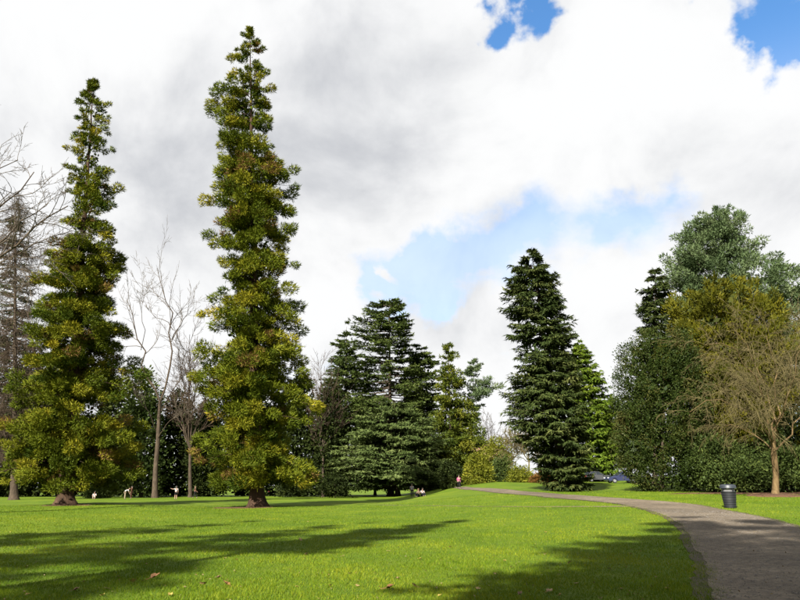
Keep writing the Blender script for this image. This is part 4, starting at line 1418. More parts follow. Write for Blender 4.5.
def in_path(x, y):
    """even-odd test against the path outline"""
    inside = np.zeros(len(x), bool)
    P = POLY
    x0, y0 = P[:, 0], P[:, 1]
    x1, y1 = np.roll(x0, -1), np.roll(y0, -1)
    for a, b_, c_, d_ in zip(x0, y0, x1, y1):
        if b_ == d_:
            continue
        m = (b_ > y) != (d_ > y)
        if not m.any():
            continue
        xi = (c_ - a) * (y - b_) / (d_ - b_) + a
        inside ^= m & (x < xi)
    return inside


def scatter(n, y0, y1, rg, p=2.0, margin=1.08):
    """points on the lawn in view, thinning out with distance"""
    t = rg.random(n)
    y = (y0 ** (1 - p + 1) + t * (y1 ** (2 - p) - y0 ** (2 - p))) ** (1 / (2 - p)) if p != 2.0 else y0 * (y1 / y0) ** t
    x = (rg.random(n) * 2 - 1) * y * (W_PX / 2 / F_PX) * margin
    return x, y


def build_grass():
    rg = np.random.default_rng(99)
    n = 440000
    x, y = scatter(n, 7.6, 62.0, rg, p=2.3)
    k = ~in_path(x, y)
    ins = np.nonzero(~k)[0]                               # a fringe of blades creeps over the path's edge
    E = np.concatenate([PA, PB])
    for a0 in range(0, len(ins), 4000):
        q = ins[a0:a0 + 4000]
        dd = np.sqrt(((np.stack([x[q], y[q]], 1)[:, None, :] - E[None]) ** 2).sum(-1).min(1))
        k[q] |= rg.random(len(q)) < 0.9 * np.exp(-(dd / 0.16) ** 2)
    x, y = x[k], y[k]
    n = len(x)
    # clumps: tone and height follow a smooth field
    fld = np.sin(x * 1.7 + 0.6 * np.sin(y * 1.1)) * np.sin(y * 1.3 + 0.8 * np.sin(x * 0.9)) + 0.6 * np.sin(x * 4.1 + y * 2.7) * np.sin(y * 3.7 - x * 1.3)
    far = y / 10.0
    hgt = (0.034 + 0.012 * fld + rg.normal(0, 0.010, n)).clip(0.014, 0.08) * (1 + 0.12 * far)
    wid = rg.uniform(0.005, 0.010, n) * (0.8 + 0.45 * far)
    z = ground_z(x, y)
    a = rg.random(n) * 2 * np.pi
    lean = rg.normal(0, 0.45, (n, 2))
    V = np.empty((n, 3, 3))
    sx, sy = np.cos(a) * wid / 2, np.sin(a) * wid / 2
    V[:, 0] = np.stack([x - sx, y - sy, z - 0.004], 1)
    V[:, 1] = np.stack([x + sx, y + sy, z - 0.004], 1)
    V[:, 2] = np.stack([x + lean[:, 0] * hgt, y + lean[:, 1] * hgt, z + hgt], 1)
    pat = np.sin(x * 0.55 + 1.7 * np.sin(y * 0.33 + 0.5)) * np.sin(y * 0.42 + 1.3 * np.sin(x * 0.37))
    tone = np.clip(0.44 + 0.10 * fld + 0.19 * pat + rg.normal(0, 0.19, n), 0, 1)
    o = mesh_np('lawn_grass', V.reshape(-1, 3), np.arange(n * 3).reshape(-1, 3), M_BLADE, tone=np.repeat(tone, 3))
    tag(o, 'short green grass blades covering the open lawn', 'grass', kind='stuff')


build_grass()


def build_gravel():
    rg = np.random.default_rng(5)
    n = 14000
    i = rg.integers(0, len(PA) - 1, n * 3)
    f = rg.random(n * 3)
    A = PA[i] * (1 - f[:, None]) + PA[i + 1] * f[:, None]
    B = PB[i] * (1 - f[:, None]) + PB[i + 1] * f[:, None]
    t = rg.random(n * 3)
    P = A * (1 - t[:, None]) + B * t[:, None]
    k = (P[:, 1] > 6) & (P[:, 1] < 34) & (np.abs(P[:, 0]) < P[:, 1] * 0.68)
    P = P[k][:n]
    n = len(P)
    r = rg.lognormal(-4.75, 0.45, n).clip(0.004, 0.03)
    z = ground_z(P[:, 0], P[:, 1]) + 0.022 + r * 0.25
    oct_ = np.array([[1, 0, 0], [0, 1, 0], [-1, 0, 0], [0, -1, 0], [0, 0, 0.6], [0, 0, -0.6]], float)
    ang = rg.random(n) * 6.28
    ca, sa = np.cos(ang), np.sin(ang)
    V = np.repeat(oct_[None], n, 0) * (1 + rg.normal(0, 0.2, (n, 6, 1)))
    X = V[..., 0] * ca[:, None] - V[..., 1] * sa[:, None]
    Y = V[..., 0] * sa[:, None] + V[..., 1] * ca[:, None]
    V = np.stack([X * 1.2, Y, V[..., 2]], -1) * r[:, None, None] + np.stack([P[:, 0], P[:, 1], z], 1)[:, None, :]
    fc = np.array([[0, 1, 4], [1, 2, 4], [2, 3, 4], [3, 0, 4]])
    Fc = (fc[None] + (np.arange(n) * 6)[:, None, None]).reshape(-1, 3)
    o = mesh_np('loose_gravel', V.reshape(-1, 3), Fc, M_STONE)
    tag(o, 'loose pale gravel stones strewn on the path', 'gravel', kind='stuff')


build_gravel()

# ------------------------------------------------------------------ fallen leaves
M_LEAF_A = plain_mat('fallen_leaf_orange', (0.1575, 0.0683, 0.0184), 0.7, var=0.35, scale=20)
M_LEAF_B = plain_mat('fallen_leaf_tan', (0.1890, 0.1260, 0.0473), 0.7, var=0.3, scale=20)
M_LEAF_C = plain_mat('fallen_leaf_yellow', (0.2100, 0.1575, 0.0263), 0.7, var=0.3, scale=20)


def leaf_mesh(name, size, curl, mat, seed):
    """a lobed dry leaf with a raised, curled blade and a stalk"""
    rg = np.random.default_rng(seed)
    bm = bmesh.new()
    k = 20
    c = bm.verts.new((0, 0, 0.012 * size / 0.1))
    rim = []
    for i in range(k):
        t = 2 * math.pi * i / k
        lobes = 0.62 + 0.30 * abs(math.cos(2.5 * (t - math.pi / 2))) ** 0.8 + rg.normal(0, 0.04)
        r = size * lobes * (0.62 if math.sin(t) < -0.5 else 1.0)
        x, y = r * 0.8 * math.cos(t), r * math.sin(t)
        rim.append(bm.verts.new((x, y, curl * size * (0.25 + 0.9 * (x / size) ** 2 + 0.5 * max(0, y / size) ** 2) + rg.normal(0, 0.06 * size) + 0.02)))
    mids = [bm.verts.new((v.co.x * 0.55, v.co.y * 0.55, v.co.z * 0.4 + 0.014)) for v in rim]
    for i in range(k):
        j = (i + 1) % k
        bm.faces.new((c, mids[i], mids[j]))
        bm.faces.new((mids[i], rim[i], rim[j], mids[j]))
    s = 0.006 * size / 0.1
    a = [bm.verts.new((dx * s, -size * 0.5, 0.02 + dz * s)) for dx, dz in ((-1, 0), (1, 0), (0, 1.5))]
    b2 = [bm.verts.new((dx * s * 0.6 + 0.01, -size * 1.15, 0.03 + dz * s)) for dx, dz in ((-1, 0), (1, 0), (0, 1.5))]
    for i in range(3):
        j = (i + 1) % 3
        bm.faces.new((a[i], a[j], b2[j], b2[i]))
    me = bpy.data.meshes.new(name)
    bm.to_mesh(me); bm.free()
    me.materials.append(mat)
    return me


M_LEAF_D = plain_mat('fallen_leaf_brown', (0.1275, 0.0750, 0.0338), 0.7, var=0.3, scale=20)
LEAF = [leaf_mesh('fallen_leaf', 0.105, 0.5, M_LEAF_A, 1), leaf_mesh('fallen_leaf', 0.09, 0.35, M_LEAF_B, 2), leaf_mesh('fallen_leaf', 0.085, 0.7, M_LEAF_C, 3), leaf_mesh('fallen_leaf', 0.10, 0.8, M_LEAF_D, 4)]


def put_leaf(u, v, k, label, sc=1.0, rz=0.0, tilt=0.4):
    p = on_ground(u, v)
    o = bpy.data.objects.new('fallen_leaf', LEAF[k])
    COL.objects.link(o)
    o.location = (p[0], p[1], p[2] + 0.012)
    o.rotation_euler = (tilt, tilt * 0.5, rz)
    o.scale = (sc, sc, sc)
    tag(o, label, 'leaf', 'fallen leaves on the lawn')


BIG = [(153.5, 579.5, 0, 1.25, 'largest orange leaf on the grass at the lower left'), (133.5, 583.5, 2, 0.95, 'yellowish leaf just left of the largest orange leaf'),
       (226.5, 586.5, 0, 1.0, 'orange leaf on the grass below the tallest conifer'), (203, 586, 1, 0.9, 'small tan leaf left of the orange leaf below the tallest conifer'),
       (389, 590, 0, 1.1, 'orange leaf at the bottom edge near the middle'), (414, 587.5, 1, 1.0, 'pale tan leaf right of the orange leaf at the bottom middle'),
       (300, 541, 1, 1.1, 'tan leaf on the shaded grass right below the tallest conifer'), (549, 593, 1, 0.9, 'tan leaf on the shaded grass left of the path'), (570, 564, 1, 0.9, 'small tan leaf on shaded grass above the bottom right leaf')]
rg = np.random.default_rng(17)
for (u, v, k, sc, lab) in BIG:
    put_leaf(u, v, k, lab, sc, rg.uniform(0, 6.28), rg.uniform(0.2, 0.6))
small_px = [(116, 565), (124, 564), (137, 539), (143, 582), (93, 549), (36, 563), (107, 590), (102, 597), (138, 539), (225, 559), (237, 561), (306, 555), (308, 522), (260, 580), (297, 588), (218, 579), (357, 587),
            (330, 587), (343, 557), (388, 552), (398, 580), (495, 575), (505, 562), (478, 590), (533, 548), (545, 533), (576, 585), (590, 560), (610, 570), (630, 555), (560, 597), (621, 590), (640, 575), (655, 560),
            (668, 590), (450, 548), (420, 560), (10, 580), (28, 596), (60, 575), (75, 592), (170, 597), (185, 560), (20, 545), (270, 597), (350, 575), (440, 597), (520, 596), (600, 600), (655, 597), (690, 590), (240, 540), (120, 548), (10, 533)]
cols = [(48, 'left of the left conifer'), (110, 'below the left conifer'), (190, 'below the bare forked tree'), (320, 'below the tallest conifer'), (430, 'below the flat-topped cedar'), (515, 'below the shrub gap'), (600, 'below the big fir'), (900, 'close to the path edge')]
rows_ = [(553, 'high up the lawn'), (578, 'halfway down the lawn'), (900, 'at the very bottom')]
seen = set()
for (u, v) in small_px:
    cn = next(t for q, t in cols if u < q); rn = next(t for q, t in rows_ if v < q)
    for k, what in ((1, 'flat tan'), (2, 'yellow'), (3, 'curled brown-tan')):
        if (cn, rn, k) not in seen:
            seen.add((cn, rn, k))
            put_leaf(u, v, k, 'small %s leaf on the grass %s, %s' % (what, cn, rn), rg.uniform(0.4, 0.75), rg.uniform(0, 6.28), rg.uniform(-0.5, 0.5))
            break



def build_litter():
    rg = np.random.default_rng(71)
    n = 1500
    x, y = scatter(n, 7.8, 40.0, rg, p=2.2)
    k = ~in_path(x, y) | (rg.random(n) < 0.5)
    x, y = x[k], y[k]; n = len(x)
    p = np.stack([x, y, ground_z(x, y) + 0.035 + rg.uniform(0, 0.02, n)], 1)
    d = unit(rg.normal(0, 1, (n, 3)) * np.array([1, 1, 0.35]))
    L_ = rg.uniform(0.02, 0.055, n)
    V, Fc = quad_cards(p, d, L_, L_ * 0.6, rg, np.array([0, 0, 1.0]) + rg.normal(0, 0.4, (n, 3)))
    m = leaf_mat('lawn_litter', (0.05, 0.03, 0.012), (0.13, 0.095, 0.035), (0.17, 0.14, 0.075), trans=0.2)
    o = mesh_np('lawn_litter', V, Fc, m, tone=np.repeat(rg.random(n), 4))
    tag(o, 'scattered tiny bits of dry leaf and petals in the grass', 'leaf litter', kind='stuff')


build_litter()

# ------------------------------------------------------------------ litter bin
M_BIN = plain_mat('bin_dark_plastic', (0.004, 0.005, 0.007), 0.6, var=0.2, scale=5)
M_BIN_LID = plain_mat('bin_lid_blue_grey', (0.016, 0.020, 0.026), 0.45, metal=0.0, var=0.15, scale=6)
M_BIN_IN = plain_mat('bin_dark_opening', (0.006, 0.006, 0.007), 0.9, var=0.1)
M_BAG = plain_mat('bin_liner', (0.09, 0.09, 0.09), 0.4, var=0.3)
bp_ = on_ground(730.5, 508)
root = empty('litter_bin', bp_, R(-20))
tag(root, 'dark round litter bin with a blue-grey hood beside the path', 'litter bin')
S = bp_[1] * 21.8 / F_PX / 1.20                     # its height in the photograph, drawn here at 1.20 m
bm = bmesh.new()
prof = [(0, 0.0), (0.27, 0.0), (0.285, 0.02)]
for i in range(6):
    z = 0.08 + i * 0.115
    prof += [(0.29 + 0.012 * i, z), (0.302 + 0.012 * i, z + 0.012), (0.302 + 0.012 * i, z + 0.03), (0.291 + 0.012 * i, z + 0.042)]
prof += [(0.362, 0.78), (0.385, 0.79), (0.388, 0.82), (0.372, 0.83), (0.34, 0.83), (0.33, 0.4), (0, 0.4)]
bm_lathe(bm, prof, 36)
bm_obj('barrel', bm, M_BIN, root, smooth=False)
bm = bmesh.new()
bm_lathe(bm, [(0.30, 0.80), (0.315, 0.82), (0.318, 0.95), (0.30, 0.96), (0.295, 0.82)], 36)
bm_obj('liner', bm, M_BAG, root)
for a in range(4):
    bm = bmesh.new()
    t = a * math.pi / 2 + 0.6
    bm_box(bm, (0.35 * math.cos(t), 0.35 * math.sin(t), 0.91), (0.03, 0.09, 0.20), 0.006, Matrix.Rotation(t, 3, 'Z'))
    bm_obj('hood_post', bm, M_BIN, root)
bm = bmesh.new()
bm_lathe(bm, [(0.392, 0.985), (0.405, 0.98), (0.408, 1.0), (0.40, 1.03), (0.392, 1.10), (0.375, 1.15), (0.33, 1.182), (0.22, 1.197), (0, 1.2)], 36)
hood = bm_obj('hood', bm, M_BIN_LID, root, smooth=True)
bm = bmesh.new()
bm_lathe(bm, [(0, 0.99), (0.39, 0.988), (0.391, 1.06), (0.3, 1.14), (0, 1.15)], 36)
bm_obj('hood_lining', bm, M_BIN_IN, hood)
bm = bmesh.new()
bm_box(bm, (0.35, 0, 0.70), (0.05, 0.14, 0.03), 0.008)
bm_obj('handle', bm, M_BIN, root)
bm = bmesh.new()
bm_box(bm, (-0.35, 0, 0.70), (0.05, 0.14, 0.03), 0.008)
bm_obj('handle', bm, M_BIN, root)
root.scale = (S, S, S)

# ------------------------------------------------------------------ people
M_SKIN = plain_mat('skin', (0.2625, 0.1575, 0.1102), 0.55, var=0.08)
M_HAIR = plain_mat('hair_dark', (0.02, 0.014, 0.01), 0.6, var=0.3)
M_HAIR_B = plain_mat('hair_brown', (0.09, 0.05, 0.025), 0.6, var=0.3)
M_SHOE = plain_mat('shoe', (0.03, 0.03, 0.033), 0.6)


def cloth(name, c):
    return plain_mat(name, c, 0.85, var=0.15, scale=12, spec=0.2)


M_WHITE = cloth('cloth_white', (0.27, 0.27, 0.28)); M_NAVY = cloth('cloth_navy', (0.0079, 0.0095, 0.0184)); M_PINK = cloth('cloth_pink', (0.25, 0.06, 0.12)); M_BLACK = cloth('cloth_black', (0.0063, 0.0063, 0.0073))
M_BROWN = cloth('cloth_brown', (0.0630, 0.0263, 0.0158)); M_KHAKI = cloth('cloth_khaki', (0.1785, 0.1417, 0.0945)); M_REDC = cloth('cloth_red', (0.2363, 0.0158, 0.0368)); M_PURPLE = cloth('cloth_purple', (0.0525, 0.0210, 0.0683))


def skin_mesh(name, verts, edges, radii, mat, parent, sub=2, root_i=0):
    me = bpy.data.meshes.new(name)
    me.from_pydata([tuple(v) for v in verts], edges, [])
    me.update()
    o = bpy.data.objects.new(name, me)
    COL.objects.link(o)
    o.parent = parent
    m = o.modifiers.new('skin', 'SKIN')
    if not me.skin_vertices:
        me.attributes.new('skin_vertex', 'FLOAT', 'POINT')
    sv = me.skin_vertices[0].data
    for i, r in enumerate(radii):
        sv[i].radius = (r, r) if np.isscalar(r) else r
        sv[i].use_root = (i == root_i)
    m.use_smooth_shade = True
    s = o.modifiers.new('sub', 'SUBSURF'); s.levels = sub; s.render_levels = sub
    me.materials.append(mat)
    return o


POSES = {
    'stand': {},
    'reach': dict(elbow_l=(-0.42, 0.06, 1.36), wrist_l=(-0.62, 0.16, 1.42)),
    'stride': dict(knee_l=(-0.09, 0.20, 0.50), ankle_l=(-0.09, 0.26, 0.10), ankle_r=(0.09, -0.28, 0.13), knee_r=(0.09, -0.02, 0.48), elbow_l=(-0.25, -0.16, 1.14), wrist_l=(-0.24, -0.04, 0.93), elbow_r=(0.25, 0.12, 1.14), wrist_r=(0.22, 0.28, 0.97)),
    'bend': dict(chest=(0, 0.26, 1.18), neck=(0, 0.42, 1.30), head=(0, 0.52, 1.36), sh_l=(-0.18, 0.34, 1.22), sh_r=(0.18, 0.34, 1.22), elbow_l=(-0.22, 0.44, 0.95), elbow_r=(0.22, 0.44, 0.95), wrist_l=(-0.15, 0.58, 0.75), wrist_r=(0.15, 0.58, 0.75)),
    'sit': dict(pelvis=(0, 0, 0.13), spine=(0, -0.05, 0.36), chest=(0, -0.03, 0.58), neck=(0, 0.0, 0.74), head=(0, 0.03, 0.88), sh_l=(-0.19, -0.02, 0.66), sh_r=(0.19, -0.02, 0.66), elbow_l=(-0.26, 0.12, 0.44), elbow_r=(0.26, 0.12, 0.44),
                wrist_l=(-0.16, 0.34, 0.42), wrist_r=(0.16, 0.34, 0.42), hip_l=(-0.10, 0.02, 0.12), hip_r=(0.10, 0.02, 0.12), knee_l=(-0.16, 0.42, 0.42), knee_r=(0.16, 0.42, 0.42), ankle_l=(-0.12, 0.62, 0.08), ankle_r=(0.12, 0.62, 0.08)),
}
BASE = dict(pelvis=(0, 0, 0.95), spine=(0, 0.0, 1.13), chest=(0, 0.0, 1.32), neck=(0, 0.0, 1.49), head=(0, 0.02, 1.63), sh_l=(-0.19, 0, 1.40), sh_r=(0.19, 0, 1.40), elbow_l=(-0.25, -0.02, 1.13), elbow_r=(0.25, -0.02, 1.13),
            wrist_l=(-0.26, 0.06, 0.89), wrist_r=(0.26, 0.06, 0.89), hip_l=(-0.10, 0, 0.90), hip_r=(0.10, 0, 0.90), knee_l=(-0.11, 0.02, 0.50), knee_r=(0.11, 0.02, 0.50), ankle_l=(-0.11, 0, 0.09), ankle_r=(0.11, 0, 0.09))


def person(loc, yaw, pose, label, shirt, legs, shorts=False, hair=None, h=1.72, long_sleeve=False):
    J = {k: np.array(v, float) for k, v in BASE.items()}
    J.update({k: np.array(v, float) for k, v in POSES[pose].items()})
    root = empty('person', loc, yaw)
    root.scale = (h / 1.74,) * 3
    hd = unit(J['head'] - J['neck'])
    fw = np.array([0, 1.0, 0])
    V, E, Rr = [], [], []

    def av(p, r, link=None):
        V.append(np.array(p)); Rr.append(r)
        if link is not None:
            E.append((link, len(V) - 1))
        return len(V) - 1
    pe = av(J['pelvis'], (0.15, 0.11)); sp = av(J['spine'], (0.135, 0.10), pe); ch = av(J['chest'], (0.155, 0.11), sp); ne = av(J['neck'], 0.058, ch)
    ja = av(J['neck'] + hd * 0.07 + fw * 0.02, 0.065, ne); he = av(J['head'] + fw * 0.01, (0.082, 0.098), ja); av(J['head'] + hd * 0.075, (0.066, 0.08), he)
    av(J['head'] + fw * 0.118 - hd * 0.015, 0.012, he)                                    # nose
    for s in ('l', 'r'):
        sx = -1 if s == 'l' else 1
        av(J['head'] + np.array([sx * 0.093, -0.01, 0.0]), 0.014, he)                      # ear
        a = av(J['sh_' + s], 0.058, ch); b = av(J['elbow_' + s], 0.042, a); w = av(J['wrist_' + s], 0.028, b)
        dr = unit(J['wrist_' + s] - J['elbow_' + s])
        pa = av(J['wrist_' + s] + dr * 0.07, (0.036, 0.022), w)
        sd = unit(np.cross(dr, np.array([0.2, 0.1, 1.0])))
        up = np.cross(sd, dr)
        for q, ln in zip((-1.5, -0.5, 0.5, 1.5), (0.062, 0.078, 0.082, 0.07)):
            k1 = av(J['wrist_' + s] + dr * 0.10 + sd * q * 0.019, 0.0095, pa)
            k2 = av(V[k1] + dr * ln * 0.55 + up * 0.012, 0.009, k1)
            av(V[k2] + dr * ln * 0.3 + up * 0.026, 0.008, k2)
        t1 = av(J['wrist_' + s] + dr * 0.045 + sd * 0.045 + up * 0.01, 0.011, pa)
        av(V[t1] + dr * 0.05 + sd * 0.02, 0.009, t1)
        hi = av(J['hip_' + s], 0.085, pe); kn = av(J['knee_' + s], 0.056, hi); cf = av(J['knee_' + s] * 0.6 + J['ankle_' + s] * 0.4 + np.array([0, -0.015, 0]), 0.055, kn); an = av(J['ankle_' + s], 0.038, cf)
        av(J['ankle_' + s] + np.array([0, 0.14, -0.05]), (0.035, 0.028), an)
    skin_mesh('body', V, E, Rr, M_SKIN, root)
    # shirt
    V, E, Rr = [], [], []
    pe = av(J['pelvis'] + np.array([0, 0, 0.03 if pose != 'sit' else 0.05]), (0.168, 0.13)); sp = av(J['spine'], (0.155, 0.12), pe); ch = av(J['chest'], (0.172, 0.128), sp); av(J['chest'] * 0.35 + J['neck'] * 0.65, 0.07, ch)
    for s in ('l', 'r'):
        a = av(J['sh_' + s], 0.074, ch)
        e = av(J['sh_' + s] * 0.35 + J['elbow_' + s] * 0.65, 0.064, a)
        if long_sleeve:
            b = av(J['elbow_' + s], 0.056, e); av(J['wrist_' + s] * 0.93 + J['elbow_' + s] * 0.07, 0.044, b)
    skin_mesh('shirt', V, E, Rr, shirt, root)
    # trousers or shorts
    V, E, Rr = [], [], []
    pe = av(J['pelvis'], (0.165, 0.125))
    for s in ('l', 'r'):
        hi = av(J['hip_' + s], 0.102, pe)
        if shorts:
            av(J['hip_' + s] * 0.25 + J['knee_' + s] * 0.75, 0.092, hi)
        else:
            kn = av(J['knee_' + s], 0.074, hi); av(J['ankle_' + s] * 0.95 + J['knee_' + s] * 0.05, 0.060, kn)
    skin_mesh('shorts' if shorts else 'trousers', V, E, Rr, legs, root)
    for s in ('l', 'r'):
        V, E, Rr = [], [], []
        a = av(J['ankle_' + s] + np.array([0, -0.03, -0.035]), (0.05, 0.05)); av(J['ankle_' + s] + np.array([0, 0.17, -0.052]), (0.045, 0.032), a)
        skin_mesh('shoe', V, E, Rr, M_SHOE, root)
    V, E, Rr = [], [], []
    a = av(J['head'] + hd * 0.03 - fw * 0.035, (0.098, 0.10)); b = av(J['head'] + hd * 0.085 - fw * 0.01, (0.075, 0.085), a); av(J['head'] - hd * 0.06 - fw * 0.05, 0.07, a)
    skin_mesh('hair', V, E, Rr, hair or M_HAIR, root)
    for s in (-1, 1):
        bm = bmesh.new()
        bmesh.ops.create_icosphere(bm, subdivisions=1, radius=0.012)
        for v in bm.verts:
            v.co += Vector(J['head'] + fw * 0.100 + np.array([s * 0.034, 0, 0.012]))
        bm_obj('eye', bm, M_BLACK, root)
    tag(root, label, 'person')
    return root


person(on_ground(175.5, 499.8), R(30), 'reach', 'person in white shirt and dark shorts with one arm stretched out', M_WHITE, M_BLACK, shorts=True)
person(on_ground(124.5, 499.3), R(-60), 'bend', 'person in white top bending forward left of the bare tree trunk', M_WHITE, M_KHAKI, hair=M_HAIR_B)
person(on_ground(131.0, 498.6), R(100), 'stand', 'person in brown clothes beside the bending person in white', M_BROWN, M_BROWN, long_sleeve=True)
person(on_ground(194.5, 498.2), R(-80), 'stride', 'person in dark red-brown top striding at the wood edge', M_BROWN, M_BLACK, long_sleeve=True, hair=M_HAIR_B)
person(on_ground(269, 493.6), R(160), 'sit', 'person in red sitting on the grass behind the sequoia trunk', M_REDC, M_WHITE, hair=M_HAIR_B, long_sleeve=True)
person(on_ground(390.5, 496.2), R(170), 'stand', 'person in dark purple top standing before the broad cedar', M_PURPLE, M_BLACK, long_sleeve=True)
person(foot(412, 89.0), R(170), 'stand', 'person in white top standing in the shade of the cedar', M_WHITE, M_NAVY)
person(foot(418.5, 86.0), R(150), 'sit', 'left of two people sitting on the grass under the cedar', M_KHAKI, M_NAVY, hair=M_HAIR_B)
person(foot(422.5, 86.3), R(200), 'sit', 'right of two people sitting on the grass under the cedar', M_WHITE, M_NAVY)
person(foot(459, 89.0), R(190), 'stride', 'person in pink top and dark trousers walking by the yellow shrubs', M_PINK, M_BLACK, long_sleeve=True)
person(foot(94, 96.0), R(200), 'sit', 'person in white sitting in the shade right of the left sequoia', M_WHITE, M_KHAKI)

# ------------------------------------------------------------------ parked cars
M_GLASS = plain_mat('car_glass', (0.02, 0.025, 0.03), 0.08, var=0.05)
M_TYRE = plain_mat('tyre', (0.015, 0.015, 0.015), 0.8)
M_RIM = plain_mat('rim', (0.45, 0.45, 0.47), 0.35, metal=0.8)
M_LAMP = plain_mat('car_lamp', (0.7, 0.7, 0.72), 0.15)
M_TAIL = plain_mat('tail_lamp', (0.35, 0.01, 0.01), 0.25)


def car(loc, yaw, label, paint):
    root = empty('parked_car', loc, yaw)
    tag(root, label, 'car', 'cars parked behind the trees')
    # side profile (x along the car, z up), lower body then greenhouse
    low = [(-2.15, 0.32), (-2.2, 0.62), (-2.1, 0.86), (-1.2, 0.95), (0.75, 0.96), (1.6, 0.86), (2.1, 0.72), (2.18, 0.45), (2.1, 0.28), (1.78, 0.26)]
    arch = []
    for cx in (1.32, -1.32):
        for i in range(9):
            t = math.pi * i / 8
            arch.append((cx + 0.38 * math.cos(t), 0.30 + 0.38 * math.sin(t)))
    pts = low[:-1] + arch + []
    bm = bmesh.new()
    rows = []
    for y, ins in ((-0.86, 0.06), (-0.80, 0.0), (0.80, 0.0), (0.86, 0.06)):
        yy = y
        rows.append([bm.verts.new((x * (1 - ins * 0.1), yy, z if abs(y) < 0.85 else 0.32 + (z - 0.32) * (0.94 if z > 0.8 else 1.0))) for x, z in pts])
    n = len(pts)
    for a, b in zip(rows[:-1], rows[1:]):
        for i in range(n):
            j = (i + 1) % n
            bm.faces.new((a[i], a[j], b[j], b[i]))
    bm.faces.new(rows[0]); bm.faces.new(list(reversed(rows[-1])))
    bmesh.ops.triangulate(bm, faces=[f for f in bm.faces if len(f.verts) > 4])
    bm_obj('body', bm, paint, root)
    bm = bmesh.new()
    cab = [(-1.75, 0.93), (-1.25, 1.38), (-0.6, 1.46), (0.1, 1.43), (0.85, 0.95)]
    r0 = [bm.verts.new((x, -0.78 + max(0, z - 0.95) * 0.28, z)) for x, z in cab]
    r1 = [bm.verts.new((x, 0.78 - max(0, z - 0.95) * 0.28, z)) for x, z in cab]
    for i in range(len(cab) - 1):
        bm.faces.new((r0[i], r0[i + 1], r1[i + 1], r1[i]))
    bm.faces.new(r0); bm.faces.new(list(reversed(r1)))
    bm_obj('cabin', bm, paint, root)

    def pane(p4):
        bm = bmesh.new()
        vs_ = [bm.verts.new(p) for p in p4]
        f = bm.faces.new(vs_)
        e = bmesh.ops.extrude_face_region(bm, geom=[f])
        c = sum((Vector(p) for p in p4), Vector()) / len(p4)
        nrm = (Vector(p4[1]) - Vector(p4[0])).cross(Vector(p4[2]) - Vector(p4[0])).normalized()
        if nrm.dot(c - Vector((-0.4, 0, 1.0))) < 0: nrm = -nrm
        for g in e['geom']:
            if isinstance(g, bmesh.types.BMVert): g.co += nrm * 0.012
        bm_obj('window', bm, M_GLASS, root)

    def L3(a, b, t): return tuple(a[i] * (1 - t) + b[i] * t for i in range(3))
    pane([(0.80, -0.70, 0.985), (0.80, 0.70, 0.985), (0.15, 0.58, 1.40), (0.15, -0.58, 1.40)])
    pane([(-1.70, -0.70, 0.98), (-1.70, 0.70, 0.98), (-1.28, 0.60, 1.35), (-1.28, -0.60, 1.35)])
    for s in (-1, 1):
        yb, yt = s * 0.772, s * 0.665
        pane([(0.68, yb, 0.99), (-0.35, yb, 0.99), (-0.35, yt, 1.38), (0.08, yt, 1.37)])
        pane([(-0.45, yb, 0.99), (-1.50, yb, 0.99), (-1.18, yt, 1.33), (-0.45, yt, 1.38)])
        bm = bmesh.new(); bm_box(bm, (0.62, s * 0.92, 1.02), (0.12, 0.16, 0.11), 0.02); bm_obj('mirror', bm, paint, root)
        bm = bmesh.new(); bm_box(bm, (2.10, s * 0.62, 0.66), (0.14, 0.32, 0.13), 0.03); bm_obj('headlight', bm, M_LAMP, root)
        bm = bmesh.new(); bm_box(bm, (-2.14, s * 0.66, 0.74), (0.10, 0.28, 0.15), 0.03); bm_obj('tail_light', bm, M_TAIL, root)
        for cx in (-1.32, 1.32):
            rot = Matrix.Rotation(math.pi / 2, 3, 'X')
            bm = bmesh.new(); bm_lathe(bm, [(0.2, -0.1), (0.30, -0.1), (0.325, -0.06), (0.325, 0.06), (0.30, 0.1), (0.2, 0.1)], 24)
            for v in bm.verts: v.co = rot @ v.co + Vector((cx, s * 0.76, 0.325))
            ty = bm_obj('wheel', bm, M_TYRE, root)
            bm = bmesh.new(); bm_lathe(bm, [(0, -0.09), (0.205, -0.08), (0.205, 0.08), (0.07, 0.06), (0, 0.09)], 24)
            for v in bm.verts: v.co = rot @ v.co + Vector((cx, s * 0.76, 0.325))
            bm_obj('rim', bm, M_RIM, ty)
    return root


M_SILVER = plain_mat('car_paint_silver', (0.06, 0.062, 0.068), 0.3, metal=0.3, var=0.03, coat=0.6)
M_BLUECAR = plain_mat('car_paint_dark_blue', (0.012, 0.016, 0.05), 0.3, var=0.03, coat=0.8)
car(foot(596, 97.0), R(20), 'grey car parked at the foot of the fresh green conifer', M_SILVER)
car(foot(622, 90.0), R(186), 'dark blue car parked between the green conifer and the holly', M_BLUECAR)

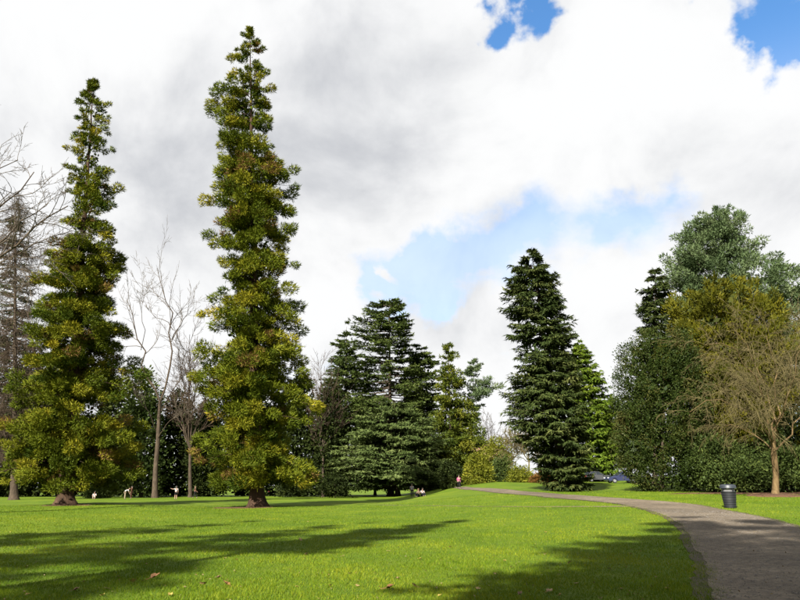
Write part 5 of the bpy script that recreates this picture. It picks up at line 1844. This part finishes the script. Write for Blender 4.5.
# ------------------------------------------------------------------ house in the gap
M_WALL = plain_mat('house_render_tan', (0.2888, 0.1995, 0.1155), 0.9, var=0.06, scale=3)
M_ROOF = plain_mat('house_roof_brown', (0.16, 0.08, 0.05), 0.85, var=0.2, scale=6)
M_TRIM = plain_mat('house_trim', (0.5250, 0.4950, 0.4350), 0.7, var=0.05)
hp = foot(487, 152.0)
root = empty('house', hp, R(12))
tag(root, 'tan gabled house glimpsed behind the shrubs in the gap', 'house')
bm = bmesh.new()
w, d_, h1, h2 = 4.2, 4.0, 5.0, 7.2
fr = [(-w, -d_, -1), (w, -d_, -1), (w, -d_, h1), (0, -d_, h2), (-w, -d_, h1)]
va = [bm.verts.new(p) for p in fr]; vb = [bm.verts.new((p[0], d_, p[2])) for p in fr]
bm.faces.new(va); bm.faces.new(list(reversed(vb)))
for i in range(5):
    bm.faces.new((va[i], vb[i], vb[(i + 1) % 5], va[(i + 1) % 5]))
bm_obj('wall', bm, M_WALL, root)
for s in (-1, 1):
    bm = bmesh.new()
    a = Vector((0, 0, h2 + 0.12)); e = Vector((s * (w + 0.5), 0, h1 - 0.26 + 0.12))
    q = [(a.x, -d_ - .4, a.z), (e.x, -d_ - .4, e.z), (e.x, d_ + .4, e.z), (a.x, d_ + .4, a.z)]
    v1 = [bm.verts.new(p) for p in q]; v2 = [bm.verts.new((p[0], p[1], p[2] - 0.1)) for p in q]
    bm.faces.new(v1); bm.faces.new(list(reversed(v2)))
    for i in range(4): bm.faces.new((v1[i], v1[(i + 1) % 4], v2[(i + 1) % 4], v2[i]))
    bm_obj('roof', bm, M_ROOF, root)
for (x, z) in ((-2, 1.2), (2, 1.2), (-2, 3.6), (2, 3.6)):
    bm = bmesh.new(); bm_box(bm, (x, -d_ - 0.03, z), (1.3, 0.08, 1.4), 0.01); wf = bm_obj('window', bm, M_TRIM, root)
    bm = bmesh.new(); bm_box(bm, (x, -d_ - 0.06, z), (1.1, 0.06, 1.2)); bm_obj('pane', bm, M_GLASS, wf)
bm = bmesh.new(); bm_box(bm, (0, -d_ - 0.03, 0.9), (1.0, 0.08, 2.1), 0.01); bm_obj('door', bm, M_ROOF, root)
